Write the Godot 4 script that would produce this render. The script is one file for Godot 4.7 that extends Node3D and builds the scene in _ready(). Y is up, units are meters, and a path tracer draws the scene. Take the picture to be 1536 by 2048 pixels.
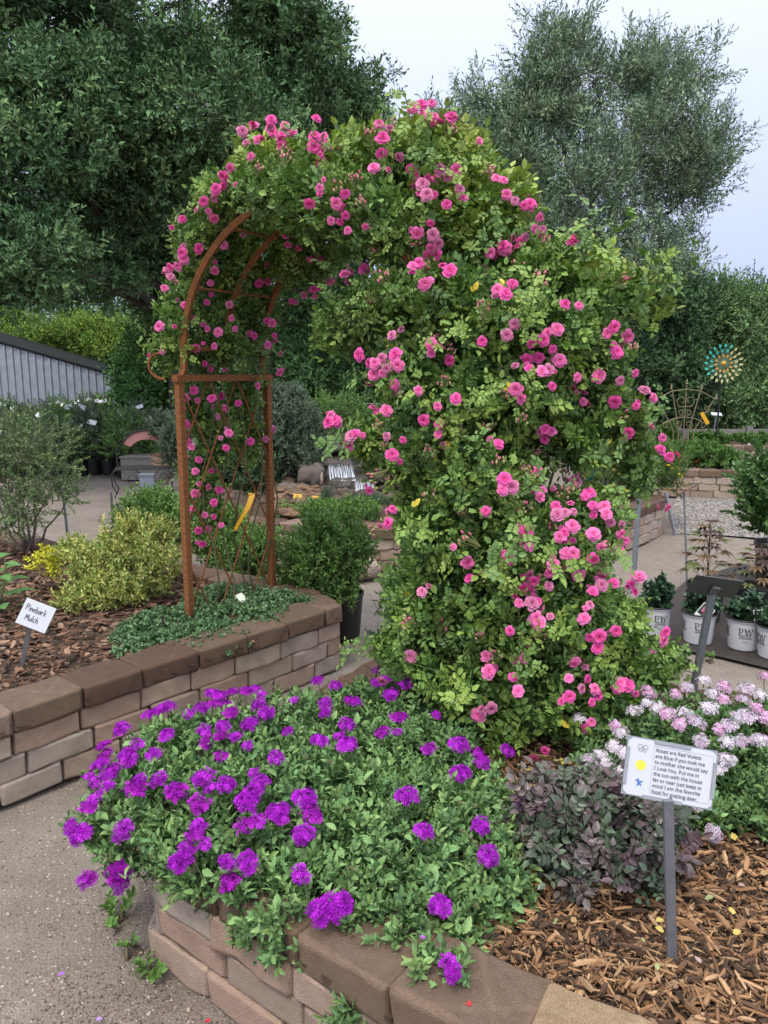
extends Node3D
# A garden-centre corner under an overcast sky: a rusty arch with a climbing rose between two raised beds.
# World: y up, metres, camera at x = z = 0, looking along -z. Path level is y = 0.

const EYE := 1.75
const FOCAL := 1547.0
var pitch := deg_to_rad(10.2)
var rng := RandomNumberGenerator.new()
var used := {}

# ------------------------------------------------------------------ mesh builder
class MB:
	var v := PackedVector3Array()
	var n := PackedVector3Array()
	var c := PackedColorArray()
	var uv := PackedVector2Array()
	func tri(a: Vector3, b: Vector3, d: Vector3, col: Color) -> void:
		var nn := (d - a).cross(b - a)
		if nn.length_squared() < 1e-18:
			return
		nn = nn.normalized()
		v.append(a); v.append(b); v.append(d)
		n.append(nn); n.append(nn); n.append(nn)
		c.append(col); c.append(col); c.append(col)
	func trin(a: Vector3, b: Vector3, d: Vector3, na: Vector3, nb: Vector3, nd: Vector3, col: Color) -> void:
		var nn := (d - a).cross(b - a)
		if nn.length_squared() < 1e-18:
			return
		if nn.dot(na + nb + nd) < 0.0:
			v.append(a); v.append(d); v.append(b)
			n.append(na); n.append(nd); n.append(nb)
		else:
			v.append(a); v.append(b); v.append(d)
			n.append(na); n.append(nb); n.append(nd)
		c.append(col); c.append(col); c.append(col)
	func quad(a: Vector3, b: Vector3, d: Vector3, e: Vector3, col: Color) -> void:
		tri(a, b, d, col)
		tri(a, d, e, col)
	func quadn(a: Vector3, b: Vector3, d: Vector3, e: Vector3, na: Vector3, nb: Vector3, nd: Vector3, ne: Vector3, col: Color) -> void:
		trin(a, b, d, na, nb, nd, col)
		trin(a, d, e, na, nd, ne, col)
	# a pointed oval leaf folded along its midrib
	func leaf(o: Vector3, dir: Vector3, up: Vector3, l: float, w: float, col: Color, fold := 0.25, fine := true, droop := 0.15) -> void:
		var side := dir.cross(up)
		if side.length_squared() < 1e-8:
			side = dir.cross(Vector3(0.31, 0.7, 0.52))
		side = side.normalized()
		var u := side.cross(dir).normalized()
		var tip := o + dir * l - u * droop * l
		if not fine:
			var mid := o + dir * l * 0.45
			var lf := u * fold * w * 0.5
			tri(o, mid - side * w * 0.5 + lf, tip, col)
			tri(o, tip, mid + side * w * 0.5 + lf, col)
			return
		var m1 := o + dir * l * 0.3
		var m2 := o + dir * l * 0.68 - u * droop * l * 0.35
		var f1 := u * fold * w * 0.5
		var f2 := u * fold * w * 0.36
		for s in [-1.0, 1.0]:
			var a: Vector3 = m1 + side * w * 0.48 * s + f1
			var b: Vector3 = m2 + side * w * 0.38 * s + f2
			if s < 0.0:
				tri(o, a, m2, col); tri(a, b, m2, col); tri(b, tip, m2, col)
			else:
				tri(o, m2, a, col); tri(a, m2, b, col); tri(b, m2, tip, col)
	# a toothed leaf: a fan round the midrib
	func toothed(o: Vector3, dir: Vector3, up: Vector3, l: float, w: float, col: Color, fold := 0.3, droop := 0.25) -> void:
		var side := dir.cross(up).normalized()
		var u := side.cross(dir).normalized()
		var prof := [[0.0, 0.06], [0.22, 0.62], [0.34, 0.72], [0.38, 0.98], [0.55, 0.72], [0.58, 0.92], [0.76, 0.5], [0.79, 0.62], [1.0, 0.0]]
		for s in [-1.0, 1.0]:
			for i in prof.size() - 1:
				var t0: float = prof[i][0]
				var t1: float = prof[i + 1][0]
				var c0 := o + dir * l * t0 - u * droop * l * t0 * t0
				var c1 := o + dir * l * t1 - u * droop * l * t1 * t1
				var e0: Vector3 = c0 + (side * s + u * fold) * w * 0.5 * prof[i][1]
				var e1: Vector3 = c1 + (side * s + u * fold) * w * 0.5 * prof[i + 1][1]
				if s < 0.0:
					tri(c0, e0, e1, col); tri(c0, e1, c1, col)
				else:
					tri(c0, e1, e0, col); tri(c0, c1, e1, col)
	func tube(path: PackedVector3Array, r0: float, r1: float, k: int, col: Color, caps := true, phase := 0.0, flat := false) -> void:
		var m := path.size()
		var ref := Vector3(0.13, 1, 0.07)
		var rings := []
		var norms := []
		var side := Vector3.ZERO
		for i in m:
			var d := (path[mini(i + 1, m - 1)] - path[maxi(i - 1, 0)]).normalized()
			if i == 0:
				side = d.cross(ref)
				if side.length() < 0.2:
					side = d.cross(Vector3(1, 0, 0))
				side = side.normalized()
			else:
				side = (side - d * side.dot(d)).normalized()
			var up := d.cross(side)
			var r := lerpf(r0, r1, float(i) / maxf(1.0, m - 1))
			var ring := PackedVector3Array()
			var nr := PackedVector3Array()
			for j in k:
				var a := TAU * j / k + phase
				var q := side * cos(a) + up * sin(a)
				nr.append(q)
				ring.append(path[i] + q * r)
			rings.append(ring)
			norms.append(nr)
		for i in m - 1:
			for j in k:
				var j2 := (j + 1) % k
				if flat:
					var nf: Vector3 = (norms[i][j] + norms[i][j2]).normalized()
					quadn(rings[i][j], rings[i][j2], rings[i + 1][j2], rings[i + 1][j], nf, nf, nf, nf, col)
				else:
					quadn(rings[i][j], rings[i][j2], rings[i + 1][j2], rings[i + 1][j], norms[i][j], norms[i][j2], norms[i + 1][j2], norms[i + 1][j], col)
		if caps:
			var da := (path[0] - path[1]).normalized()
			var db := (path[m - 1] - path[m - 2]).normalized()
			for j in range(1, k - 1):
				trin(rings[0][0], rings[0][j], rings[0][j + 1], da, da, da, col)
				trin(rings[m - 1][0], rings[m - 1][j], rings[m - 1][j + 1], db, db, db, col)
	func rod(a: Vector3, b: Vector3, r: float, k: int, col: Color) -> void:
		tube(PackedVector3Array([a, b]), r, r, k, col)
	# turned profile: [radius, height] pairs round the y axis
	func lathe(o: Vector3, prof: Array, k: int, col: Color, smooth := true) -> void:
		for i in prof.size() - 1:
			var r0: float = prof[i][0]
			var r1: float = prof[i + 1][0]
			var y0: float = prof[i][1]
			var y1: float = prof[i + 1][1]
			var sl := Vector2(y1 - y0, r0 - r1).normalized()
			for j in k:
				var a0 := TAU * j / k
				var a1 := TAU * (j + 1) / k
				var p := [Vector3(cos(a0) * r0, y0, sin(a0) * r0), Vector3(cos(a1) * r0, y0, sin(a1) * r0), Vector3(cos(a1) * r1, y1, sin(a1) * r1), Vector3(cos(a0) * r1, y1, sin(a0) * r1)]
				var n0 := Vector3(cos(a0) * sl.x, sl.y, sin(a0) * sl.x)
				var n1 := Vector3(cos(a1) * sl.x, sl.y, sin(a1) * sl.x)
				quadn(o + p[0], o + p[1], o + p[2], o + p[3], n0, n1, n1, n0, col)
	func box(t: Transform3D, s: Vector3, col: Color) -> void:
		for ax in 3:
			for sg in [-1.0, 1.0]:
				var nn := Vector3.ZERO
				nn[ax] = sg
				var a := Vector3.ZERO
				var b := Vector3.ZERO
				a[(ax + 1) % 3] = s[(ax + 1) % 3] * 0.5
				b[(ax + 2) % 3] = s[(ax + 2) % 3] * 0.5
				var o: Vector3 = nn * s[ax] * 0.5
				var wn := (t.basis * nn).normalized()
				quadn(t * (o - a - b), t * (o + a - b), t * (o + a + b), t * (o - a + b), wn, wn, wn, wn, col)
	func mesh() -> ArrayMesh:
		var arr := []
		arr.resize(Mesh.ARRAY_MAX)
		arr[Mesh.ARRAY_VERTEX] = v
		arr[Mesh.ARRAY_NORMAL] = n
		arr[Mesh.ARRAY_COLOR] = c
		var m := ArrayMesh.new()
		m.add_surface_from_arrays(Mesh.PRIMITIVE_TRIANGLES, arr)
		return m

# ------------------------------------------------------------------ pixels of the photograph -> directions
func ray(px: float, py: float) -> Vector3:
	var u := (px - 768.0) / FOCAL
	var w := -(py - 1024.0) / FOCAL
	return Vector3(u, -sin(pitch) + w * cos(pitch), -cos(pitch) - w * sin(pitch))
func on(px: float, py: float, h: float) -> Vector3:      # where that direction meets the level h
	var d := ray(px, py)
	return Vector3(0, EYE, 0) + d * ((h - EYE) / d.y)
func off(px: float, py: float, dist: float) -> Vector3:  # where it meets the upright plane at that distance
	var d := ray(px, py)
	return Vector3(0, EYE, 0) + d * (dist / -d.z)

# ------------------------------------------------------------------ naming and placing
func numbered(called: String) -> String:
	var k: int = used.get(called, -1) + 1
	used[called] = k
	return called if k == 0 else "%s_%03d" % [called, k]
func tag(o: Node, label: String, category: String, group := "", kind := "") -> void:
	if label: o.set_meta("label", label)
	if category: o.set_meta("category", category)
	if group: o.set_meta("group", group)
	if kind: o.set_meta("kind", kind)
func thing(called: String, label: String, category: String, at := Vector3.ZERO, turn := 0.0, group := "") -> Node3D:
	var o := Node3D.new()
	o.name = numbered(called)
	add_child(o)
	o.position = at
	o.rotation.y = turn
	tag(o, label, category, group)
	return o
func part(called: String, mesh: Mesh, m: Material, parent: Node, t := Transform3D.IDENTITY) -> MeshInstance3D:
	var o := MeshInstance3D.new()
	o.name = called if parent != self else numbered(called)
	o.mesh = mesh
	o.material_override = m
	o.transform = t
	parent.add_child(o, true)
	return o
func struct(called: String, mesh: Mesh, m: Material) -> MeshInstance3D:
	var o := part(called, mesh, m, self)
	o.set_meta("kind", "structure")
	return o
func scatter(called: String, mesh: Mesh, m: Material, ts: Array, cs: Array, parent: Node) -> MultiMeshInstance3D:
	var mm := MultiMesh.new()
	mm.transform_format = MultiMesh.TRANSFORM_3D
	mm.use_colors = true
	mm.mesh = mesh
	mm.instance_count = ts.size()
	for i in ts.size():
		mm.set_instance_transform(i, ts[i])
		mm.set_instance_color(i, cs[i])
	var o := MultiMeshInstance3D.new()
	o.name = called if parent != self else numbered(called)
	o.multimesh = mm
	o.material_override = m
	o.set_meta("kind", "stuff")
	parent.add_child(o, true)
	return o

# ------------------------------------------------------------------ materials
func lin(r: float, g: float, b: float) -> Color:
	return Color(r, g, b)
func mat(called: String, col: Color, rough := 0.8, vc := true, metal := 0.0) -> StandardMaterial3D:
	var m := StandardMaterial3D.new()
	m.resource_name = called
	m.albedo_color = col.linear_to_srgb()
	m.roughness = rough
	m.metallic = metal
	m.vertex_color_use_as_albedo = vc
	m.cull_mode = BaseMaterial3D.CULL_DISABLED
	return m
func leafmat(called: String, rough := 0.5, back := Color(0.30, 0.42, 0.10), spec := 0.4) -> StandardMaterial3D:
	var m := mat(called, Color(1, 1, 1), rough)
	m.metallic_specular = spec
	m.backlight_enabled = true
	m.backlight = back
	return m
func noise_img(size: int, freq: float, oct: int, sd: int, kind := FastNoiseLite.TYPE_SIMPLEX_SMOOTH) -> Image:
	var f := FastNoiseLite.new()
	f.seed = sd
	f.noise_type = kind
	f.frequency = freq
	f.fractal_octaves = oct
	var im := f.get_seamless_image(size, size)
	im.convert(Image.FORMAT_L8)
	return im
# colour from three noises: broad patches, fine grain, specks
func grain_tex(size: int, stops: Array, f1: float, f2: float, sd: int, fine: float, specks: float, speck_col: Color) -> ImageTexture:
	var a := noise_img(size, f1, 4, sd).get_data()
	var b := noise_img(size, f2, 3, sd + 1).get_data()
	var out := PackedByteArray()
	out.resize(size * size * 3)
	var lr := RandomNumberGenerator.new()
	lr.seed = sd
	var g := Gradient.new()
	g.offsets = PackedFloat32Array([0.0, 0.35, 0.65, 1.0])
	g.colors = PackedColorArray(stops)
	var lut := []
	for i in 256:
		lut.append(g.sample(i / 255.0))
	for i in size * size:
		var t := clampi(int(a[i] * (1.0 - fine) + b[i] * fine), 0, 255)
		var c: Color = lut[t]
		if specks > 0.0 and lr.randf() < specks:
			c = c.lerp(speck_col, lr.randf_range(0.3, 1.0))
		c = c.linear_to_srgb()
		out[i * 3] = clampi(int(c.r * 255.0), 0, 255)
		out[i * 3 + 1] = clampi(int(c.g * 255.0), 0, 255)
		out[i * 3 + 2] = clampi(int(c.b * 255.0), 0, 255)
	return ImageTexture.create_from_image(Image.create_from_data(size, size, false, Image.FORMAT_RGB8, out))
func textured(called: String, tex: Texture2D, metres: float, rough := 0.9, tint := Color(1, 1, 1), world := true, bump: Texture2D = null, bump_cm := 0.3) -> StandardMaterial3D:
	var m := mat(called, tint, rough)
	m.albedo_texture = tex
	m.uv1_triplanar = true
	m.uv1_world_triplanar = world
	m.uv1_scale = Vector3.ONE / metres
	if bump:
		m.heightmap_enabled = true
		m.heightmap_texture = bump
		m.heightmap_scale = bump_cm
	return m

# ------------------------------------------------------------------ foliage in a volume of blobs
# blob: [centre, radii]
func blob(px: float, py: float, dist: float, rx: float, ry: float, rz: float) -> Array:
	var k := dist / FOCAL
	return [off(px, py, dist), Vector3(rx * k, ry * k, rz)]
func sdf(p: Vector3, bl: Array) -> float:
	var best := 1e9
	for b in bl:
		var r: Vector3 = b[1]
		var q: Vector3 = (p - b[0]) / r
		var d := (q.length() - 1.0) * minf(r.x, minf(r.y, r.z))
		if d < best:
			best = d
	return best
func sdf_normal(p: Vector3, bl: Array) -> Vector3:
	var best := 1e9
	var nn := Vector3.UP
	for b in bl:
		var r: Vector3 = b[1]
		var q: Vector3 = (p - b[0]) / r
		var d := (q.length() - 1.0) * minf(r.x, minf(r.y, r.z))
		if d < best:
			best = d
			nn = q / r
	return nn.normalized()
# first point of the volume in that direction; else the point that comes nearest to it
func meet(px: float, py: float, bl: Array, near: float, far: float) -> Vector3:
	var d := ray(px, py)
	d /= -d.z
	var o := Vector3(0, EYE, 0)
	var t := near
	var best := 1e9
	var bt := near
	while t < far:
		var s := sdf(o + d * t, bl)
		if s < best:
			best = s
			bt = t
		if s < 0.004:
			return o + d * t
		t += maxf(0.006, s * 0.7)
	return o + d * bt
func rand_dir() -> Vector3:
	var z := rng.randf_range(-1, 1)
	var a := rng.randf() * TAU
	var r := sqrt(1.0 - z * z)
	return Vector3(r * cos(a), z, r * sin(a))
func upright(y: Vector3, roll: float, s: float) -> Basis:
	var x := y.cross(Vector3(0.17, 0.31, 0.93))
	if x.length_squared() < 1e-6:
		x = y.cross(Vector3(1, 0, 0))
	x = x.normalized()
	var b := Basis(x, y, x.cross(y))
	return b.rotated(y, roll).scaled(Vector3(s, s, s))
func fill(bl: Array, n: int, o: Dictionary) -> Array:    # -> [transforms, colours]
	var ts := []
	var cs := []
	var cum := []
	var sum := 0.0
	for b in bl:
		var r: Vector3 = b[1]
		sum += pow(r.x * r.y * r.z, 0.66)
		cum.append(sum)
	var shell: float = o.get("shell", 0.45)
	var place_depth: float = o.get("place_depth", 0.15)
	var upb: float = o.get("up", 0.4)
	var wild: float = o.get("wild", 0.6)
	var s0: float = o.get("s0", 0.8)
	var s1: float = o.get("s1", 1.2)
	var ymin: float = o.get("ymin", -1.0)
	var ymax: float = o.get("ymax", 1e9)
	var tints: Array = o.get("tints", [Color(1, 1, 1)])
	var inset: float = o.get("inset", 0.0)
	var tries := 0
	while ts.size() < n and tries < n * 8:
		tries += 1
		var w := rng.randf() * sum
		var k := 0
		while cum[k] < w:
			k += 1
		var c: Vector3 = bl[k][0]
		var r: Vector3 = bl[k][1]
		var u := rand_dir()
		var f := 1.0 - shell * pow(rng.randf(), 1.4) + rng.randf_range(0.0, o.get("over", 0.06))
		var p := c + r * u * f
		if p.y < ymin or p.y > ymax:
			continue
		if place_depth < 2.0 and sdf(p, bl) < -place_depth:   # no leaf is placed farther in than this; colours do not depend on it
			continue
		var nn := (u / r).normalized()
		var y := (nn * (1.0 - upb) + Vector3.UP * upb + rand_dir() * wild).normalized()
		var sc := rng.randf_range(s0, s1)
		ts.append(Transform3D(upright(y, rng.randf() * TAU, sc), p - y * inset * sc))
		var tc: Color = tints[rng.randi() % tints.size()]
		var g := rng.randf_range(0.75, 1.2)
		cs.append(Color(tc.r * g, tc.g * g, tc.b * g))
	return [ts, cs]
func foliage(parent: Node, called: String, bl: Array, n: int, meshes: Array, m: Material, o: Dictionary) -> void:
	for k in meshes.size():
		var f := fill(bl, n / meshes.size(), o)
		scatter(called, meshes[k], m, f[0], f[1], parent)

# twig growing along +y with leaves set round it
func twig(sd: int, n: int, ll: float, lw: float, tl: float, spread := 0.9, fine := false, stem := Color(0.09, 0.075, 0.04), cols: Array = [Color(1, 1, 1)], toothed := false, pairs := false, bend := 0.25) -> ArrayMesh:
	var r := RandomNumberGenerator.new()
	r.seed = sd
	var m := MB.new()
	var p := PackedVector3Array()
	var sx := r.randf_range(-bend, bend)
	var sz := r.randf_range(-bend, bend)
	for i in 4:
		var t := i / 3.0
		p.append(Vector3(sx * t * t * tl, t * tl, sz * t * t * tl))
	if stem.a > 0.0:
		m.tube(p, tl * 0.012 + 0.0008, 0.0006, 3, stem, false)
	for i in n:
		var t := pow((i + 0.5) / n, 0.8)
		if pairs:
			t = (floorf(i / 2.0) + 0.7) / (n / 2.0)
		var o := Vector3(sx * t * t * tl, t * tl, sz * t * t * tl)
		var a := i * 2.4 + r.randf_range(-0.4, 0.4)
		if pairs:
			a = floorf(i / 2.0) * PI * 0.5 + (i % 2) * PI + r.randf_range(-0.3, 0.3)
		var el := lerpf(spread, spread * 0.45, t) + r.randf_range(-0.2, 0.2)
		var d := Vector3(cos(a) * sin(el), cos(el), sin(a) * sin(el)).normalized()
		var up := (Vector3.UP + Vector3(r.randf_range(-0.5, 0.5), 0, r.randf_range(-0.5, 0.5))).normalized()
		var s := r.randf_range(0.7, 1.15) * (1.0 - 0.35 * maxf(0.0, t - 0.6))
		var g := r.randf_range(0.8, 1.15)
		var c: Color = cols[r.randi() % cols.size()]
		c = Color(c.r * g, c.g * g, c.b * g)
		if toothed:
			m.toothed(o, d, up, ll * s, lw * s, c)
		else:
			m.leaf(o, d, up, ll * s, lw * s, c, 0.25, fine, r.randf_range(0.0, 0.3))
	return m.mesh()
# a branching spray: several twigs off one stem
func spray(sd: int, k: int, n: int, ll: float, lw: float, tl: float, stem: Color, cols: Array, spread := 0.9) -> ArrayMesh:
	var r := RandomNumberGenerator.new()
	r.seed = sd
	var m := MB.new()
	m.tube(PackedVector3Array([Vector3.ZERO, Vector3(0, tl * 0.5, 0), Vector3(r.randf_range(-0.1, 0.1), 1, r.randf_range(-0.1, 0.1)) * tl]), tl * 0.012, 0.001, 3, stem, false)
	for q in k:
		var t := 0.15 + 0.85 * q / k
		var a := q * 2.4 + r.randf() * 0.7
		var el := 0.9 - 0.5 * t + r.randf_range(-0.2, 0.2)
		var d := Vector3(cos(a) * sin(el), cos(el), sin(a) * sin(el))
		var o := Vector3(0, t * tl, 0)
		var bl := tl * r.randf_range(0.35, 0.6)
		m.tube(PackedVector3Array([o, o + d * bl]), 0.0022, 0.0008, 3, stem, false)
		for i in n:
			var f := (i + 0.6) / n
			var aa := r.randf() * TAU
			var x := d.cross(Vector3(0.2, 0.1, 0.97)).normalized()
			var z := d.cross(x)
			var ld := (d * cos(spread) + (x * cos(aa) + z * sin(aa)) * sin(spread)).normalized()
			var g := r.randf_range(0.75, 1.2)
			var c: Color = cols[r.randi() % cols.size()]
			var s := r.randf_range(0.7, 1.2)
			m.leaf(o + d * bl * f, ld, (Vector3.UP + rand_r(r) * 0.7).normalized(), ll * s, lw * s, Color(c.r * g, c.g * g, c.b * g), 0.25, false, 0.1)
	return m.mesh()
func rand_r(r: RandomNumberGenerator) -> Vector3:
	return Vector3(r.randf_range(-1, 1), r.randf_range(-1, 1), r.randf_range(-1, 1))

# ------------------------------------------------------------------ walls of split concrete blocks
var block_meshes := []
var cap_meshes := []
var block_mats := []
var cap_mats := []
func rounded_block(s: Vector3, r: float, sd: int, rough: float) -> ArrayMesh:
	var f := FastNoiseLite.new()
	f.seed = sd
	f.frequency = 9.0
	f.fractal_octaves = 2
	var m := MB.new()
	var h := s * 0.5
	var lines := []
	for ax in 3:
		var l := [-h[ax], -h[ax] + r * 0.45, -h[ax] + r]
		if ax == 0:
			l += [-h.x * 0.4, h.x * 0.4]
		l += [h[ax] - r, h[ax] - r * 0.45, h[ax]]
		lines.append(l)
	for ax in 3:
		var b := (ax + 1) % 3
		var c := (ax + 2) % 3
		for sg in [-1.0, 1.0]:
			var gp := []
			var gn := []
			for i in lines[b].size():
				var rp := []
				var rn := []
				for j in lines[c].size():
					var p := Vector3.ZERO
					p[ax] = h[ax] * sg
					p[b] = lines[b][i]
					p[c] = lines[c][j]
					var q := Vector3(clampf(p.x, -h.x + r, h.x - r), clampf(p.y, -h.y + r, h.y - r), clampf(p.z, -h.z + r, h.z - r))
					var nn := (p - q).normalized()
					var w := f.get_noise_3dv(p) + 0.5 * f.get_noise_3dv(p * 3.1)
					var g := Vector3(f.get_noise_3d(p.x + 5.0, p.y, p.z), f.get_noise_3d(p.x, p.y + 7.0, p.z), f.get_noise_3d(p.x, p.y, p.z + 3.0))
					rp.append(q + nn * (r + w * rough))
					rn.append((nn + g * 0.16).normalized())
				gp.append(rp)
				gn.append(rn)
			for i in lines[b].size() - 1:
				for j in lines[c].size() - 1:
					m.quadn(gp[i][j], gp[i + 1][j], gp[i + 1][j + 1], gp[i][j + 1], gn[i][j], gn[i + 1][j], gn[i + 1][j + 1], gn[i][j + 1], Color(1, 1, 1))
	return m.mesh()
func along(pts: Array, s: float) -> Vector2:
	var acc := 0.0
	for i in pts.size() - 1:
		var l: float = pts[i].distance_to(pts[i + 1])
		if s <= acc + l or i == pts.size() - 2:
			return pts[i].lerp(pts[i + 1], (s - acc) / l)
		acc += l
	return pts[0]
func block_wall(called: String, label: String, pts: Array, side: float, courses: int, low := 0.0) -> Node3D:
	var a0: Vector2 = pts[0]
	var w := thing(called, label, "wall", Vector3(a0.x, low, a0.y))
	var total := 0.0
	for i in pts.size() - 1:
		total += pts[i].distance_to(pts[i + 1])
	for c in courses:
		var cap := c == courses - 1
		var s := -rng.randf_range(0.05, 0.14) if c % 2 == 0 else 0.0
		while s < total - 0.06:
			var l := rng.randf_range(0.27, 0.315)
			if s + l > total - 0.1:
				l = maxf(total - s, 0.12)
			var p := along(pts, maxf(s, 0.0))
			var q := along(pts, minf(s + l, total))
			var ln := p.distance_to(q)
			if ln > 0.05:
				var d := (q - p).normalized()
				var inw := Vector2(-d.y, d.x) * side
				var dep := 0.225 if cap else 0.18
				var mid := (p + q) * 0.5 + inw * (dep * 0.5 - (0.012 if cap else 0.0) + rng.randf_range(-0.006, 0.006))
				var k := rng.randi() % 5
				var x := Vector3(d.x, 0, d.y)
				var z := Vector3(-d.y, 0, d.x)
				if rng.randf() < 0.5:
					x = -x
					z = -z
				var b := Basis(x * ((ln - 0.006) / 0.3), Vector3.UP, z)
				b = Basis(Vector3.UP, rng.randf_range(-0.02, 0.02)) * Basis(x.normalized(), rng.randf_range(-0.015, 0.015)) * b
				var at := Vector3(mid.x - a0.x, 0.05 + c * 0.1 + rng.randf_range(-0.002, 0.001), mid.y - a0.y)
				if cap:
					part("cap_block", cap_meshes[k], cap_mats[rng.randi() % cap_mats.size()], w, Transform3D(b, at))
				else:
					part("block", block_meshes[k], block_mats[rng.randi() % block_mats.size()], w, Transform3D(b, at))
			s += l
	return w
func sheet(poly: Array, y: float, col := Color(1, 1, 1), fall := 0.0) -> ArrayMesh:
	var pp := PackedVector2Array(poly)
	var idx := Geometry2D.triangulate_polygon(pp)
	var m := MB.new()
	for i in range(0, idx.size(), 3):
		var a := Vector3(pp[idx[i]].x, y, pp[idx[i]].y)
		var b := Vector3(pp[idx[i + 1]].x, y, pp[idx[i + 1]].y)
		var c := Vector3(pp[idx[i + 2]].x, y, pp[idx[i + 2]].y)
		m.trin(a, b, c, Vector3.UP, Vector3.UP, Vector3.UP, col)
	return m.mesh()
# a smooth lump of ground over a polygon's box, edges falling to y0
func heap(x0: float, x1: float, z0: float, z1: float, poly: Array, y: float, amp: float, nx: int, nz: int, sd: int) -> ArrayMesh:
	var f := FastNoiseLite.new()
	f.seed = sd
	f.frequency = 1.6
	var pp := PackedVector2Array(poly)
	var m := MB.new()
	var st := SurfaceTool.new()
	st.begin(Mesh.PRIMITIVE_TRIANGLES)
	st.set_smooth_group(0)
	for i in nx:
		for j in nz:
			var q := []
			for e in [[0, 0], [1, 0], [1, 1], [0, 1]]:
				var x := lerpf(x0, x1, float(i + e[0]) / nx)
				var z := lerpf(z0, z1, float(j + e[1]) / nz)
				q.append(Vector3(x, y + amp * f.get_noise_2d(x, z), z))
			var ctr: Vector3 = (q[0] + q[2]) * 0.5
			if not Geometry2D.is_point_in_polygon(Vector2(ctr.x, ctr.z), pp):
				continue
			for t in [[0, 1, 2], [0, 2, 3]]:
				for e in t:
					st.set_color(Color(1, 1, 1))
					st.add_vertex(q[e])
	st.generate_normals()
	return st.commit()

# ------------------------------------------------------------------ lettering
func lettering(called: String, words: String, height: float, m: Material, parent: Node, t: Transform3D, face := "Droid Sans", weight := 400, bend := 0.0, lean := 0.0, align := HORIZONTAL_ALIGNMENT_LEFT) -> void:
	var f := SystemFont.new()
	f.font_names = PackedStringArray([face])
	f.font_weight = weight
	var tm := TextMesh.new()
	tm.text = words
	tm.font = f
	tm.font_size = 32
	tm.pixel_size = height / 24.0
	tm.depth = 0.0008
	tm.curve_step = 2.0
	tm.horizontal_alignment = align
	var arr := tm.get_mesh_arrays()
	var vs: PackedVector3Array = arr[Mesh.ARRAY_VERTEX]
	var ns: PackedVector3Array = arr[Mesh.ARRAY_NORMAL]
	for i in vs.size():
		var p := vs[i]
		p.x += p.y * lean
		if bend > 0.0:
			var a := p.x / bend
			var rr := bend + 0.0851 * p.y + p.z
			p = Vector3(sin(a) * rr, p.y, cos(a) * rr)
			ns[i] = ns[i].rotated(Vector3.UP, a)
		vs[i] = p
	var out := []
	out.resize(Mesh.ARRAY_MAX)
	out[Mesh.ARRAY_VERTEX] = vs
	out[Mesh.ARRAY_NORMAL] = ns
	out[Mesh.ARRAY_INDEX] = arr[Mesh.ARRAY_INDEX]
	var am := ArrayMesh.new()
	am.add_surface_from_arrays(Mesh.PRIMITIVE_TRIANGLES, out)
	part(called, am, m, parent, t)

# ------------------------------------------------------------------ flowers
func rose_shoot(sd: int) -> ArrayMesh:
	var r := RandomNumberGenerator.new()
	r.seed = sd
	var m := MB.new()
	var path := PackedVector3Array()
	var b := r.randf_range(0.06, 0.14)
	for i in 6:
		var t := i / 5.0
		path.append(Vector3(b * t * t, 0.30 * t - 0.08 * t * t, 0.03 * sin(t * 3.0)))
	m.tube(path, 0.003, 0.0015, 4, Color(0.55, 0.5, 0.5), false)
	for i in 8:
		var t := 0.25 + 0.75 * i / 7.0
		var o := path[int(t * 4.99)].lerp(path[mini(int(t * 4.99) + 1, 5)], fmod(t * 4.99, 1.0))
		var a := i * 2.4 + r.randf() * 0.5
		var d := Vector3(cos(a) * 0.85, 0.45, sin(a) * 0.85).normalized()
		rose_leaf_into(m, o, d, Vector3.UP, r.randf_range(0.6, 1.0), r, Color(1, 1, 1))
	return m.mesh()
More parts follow.
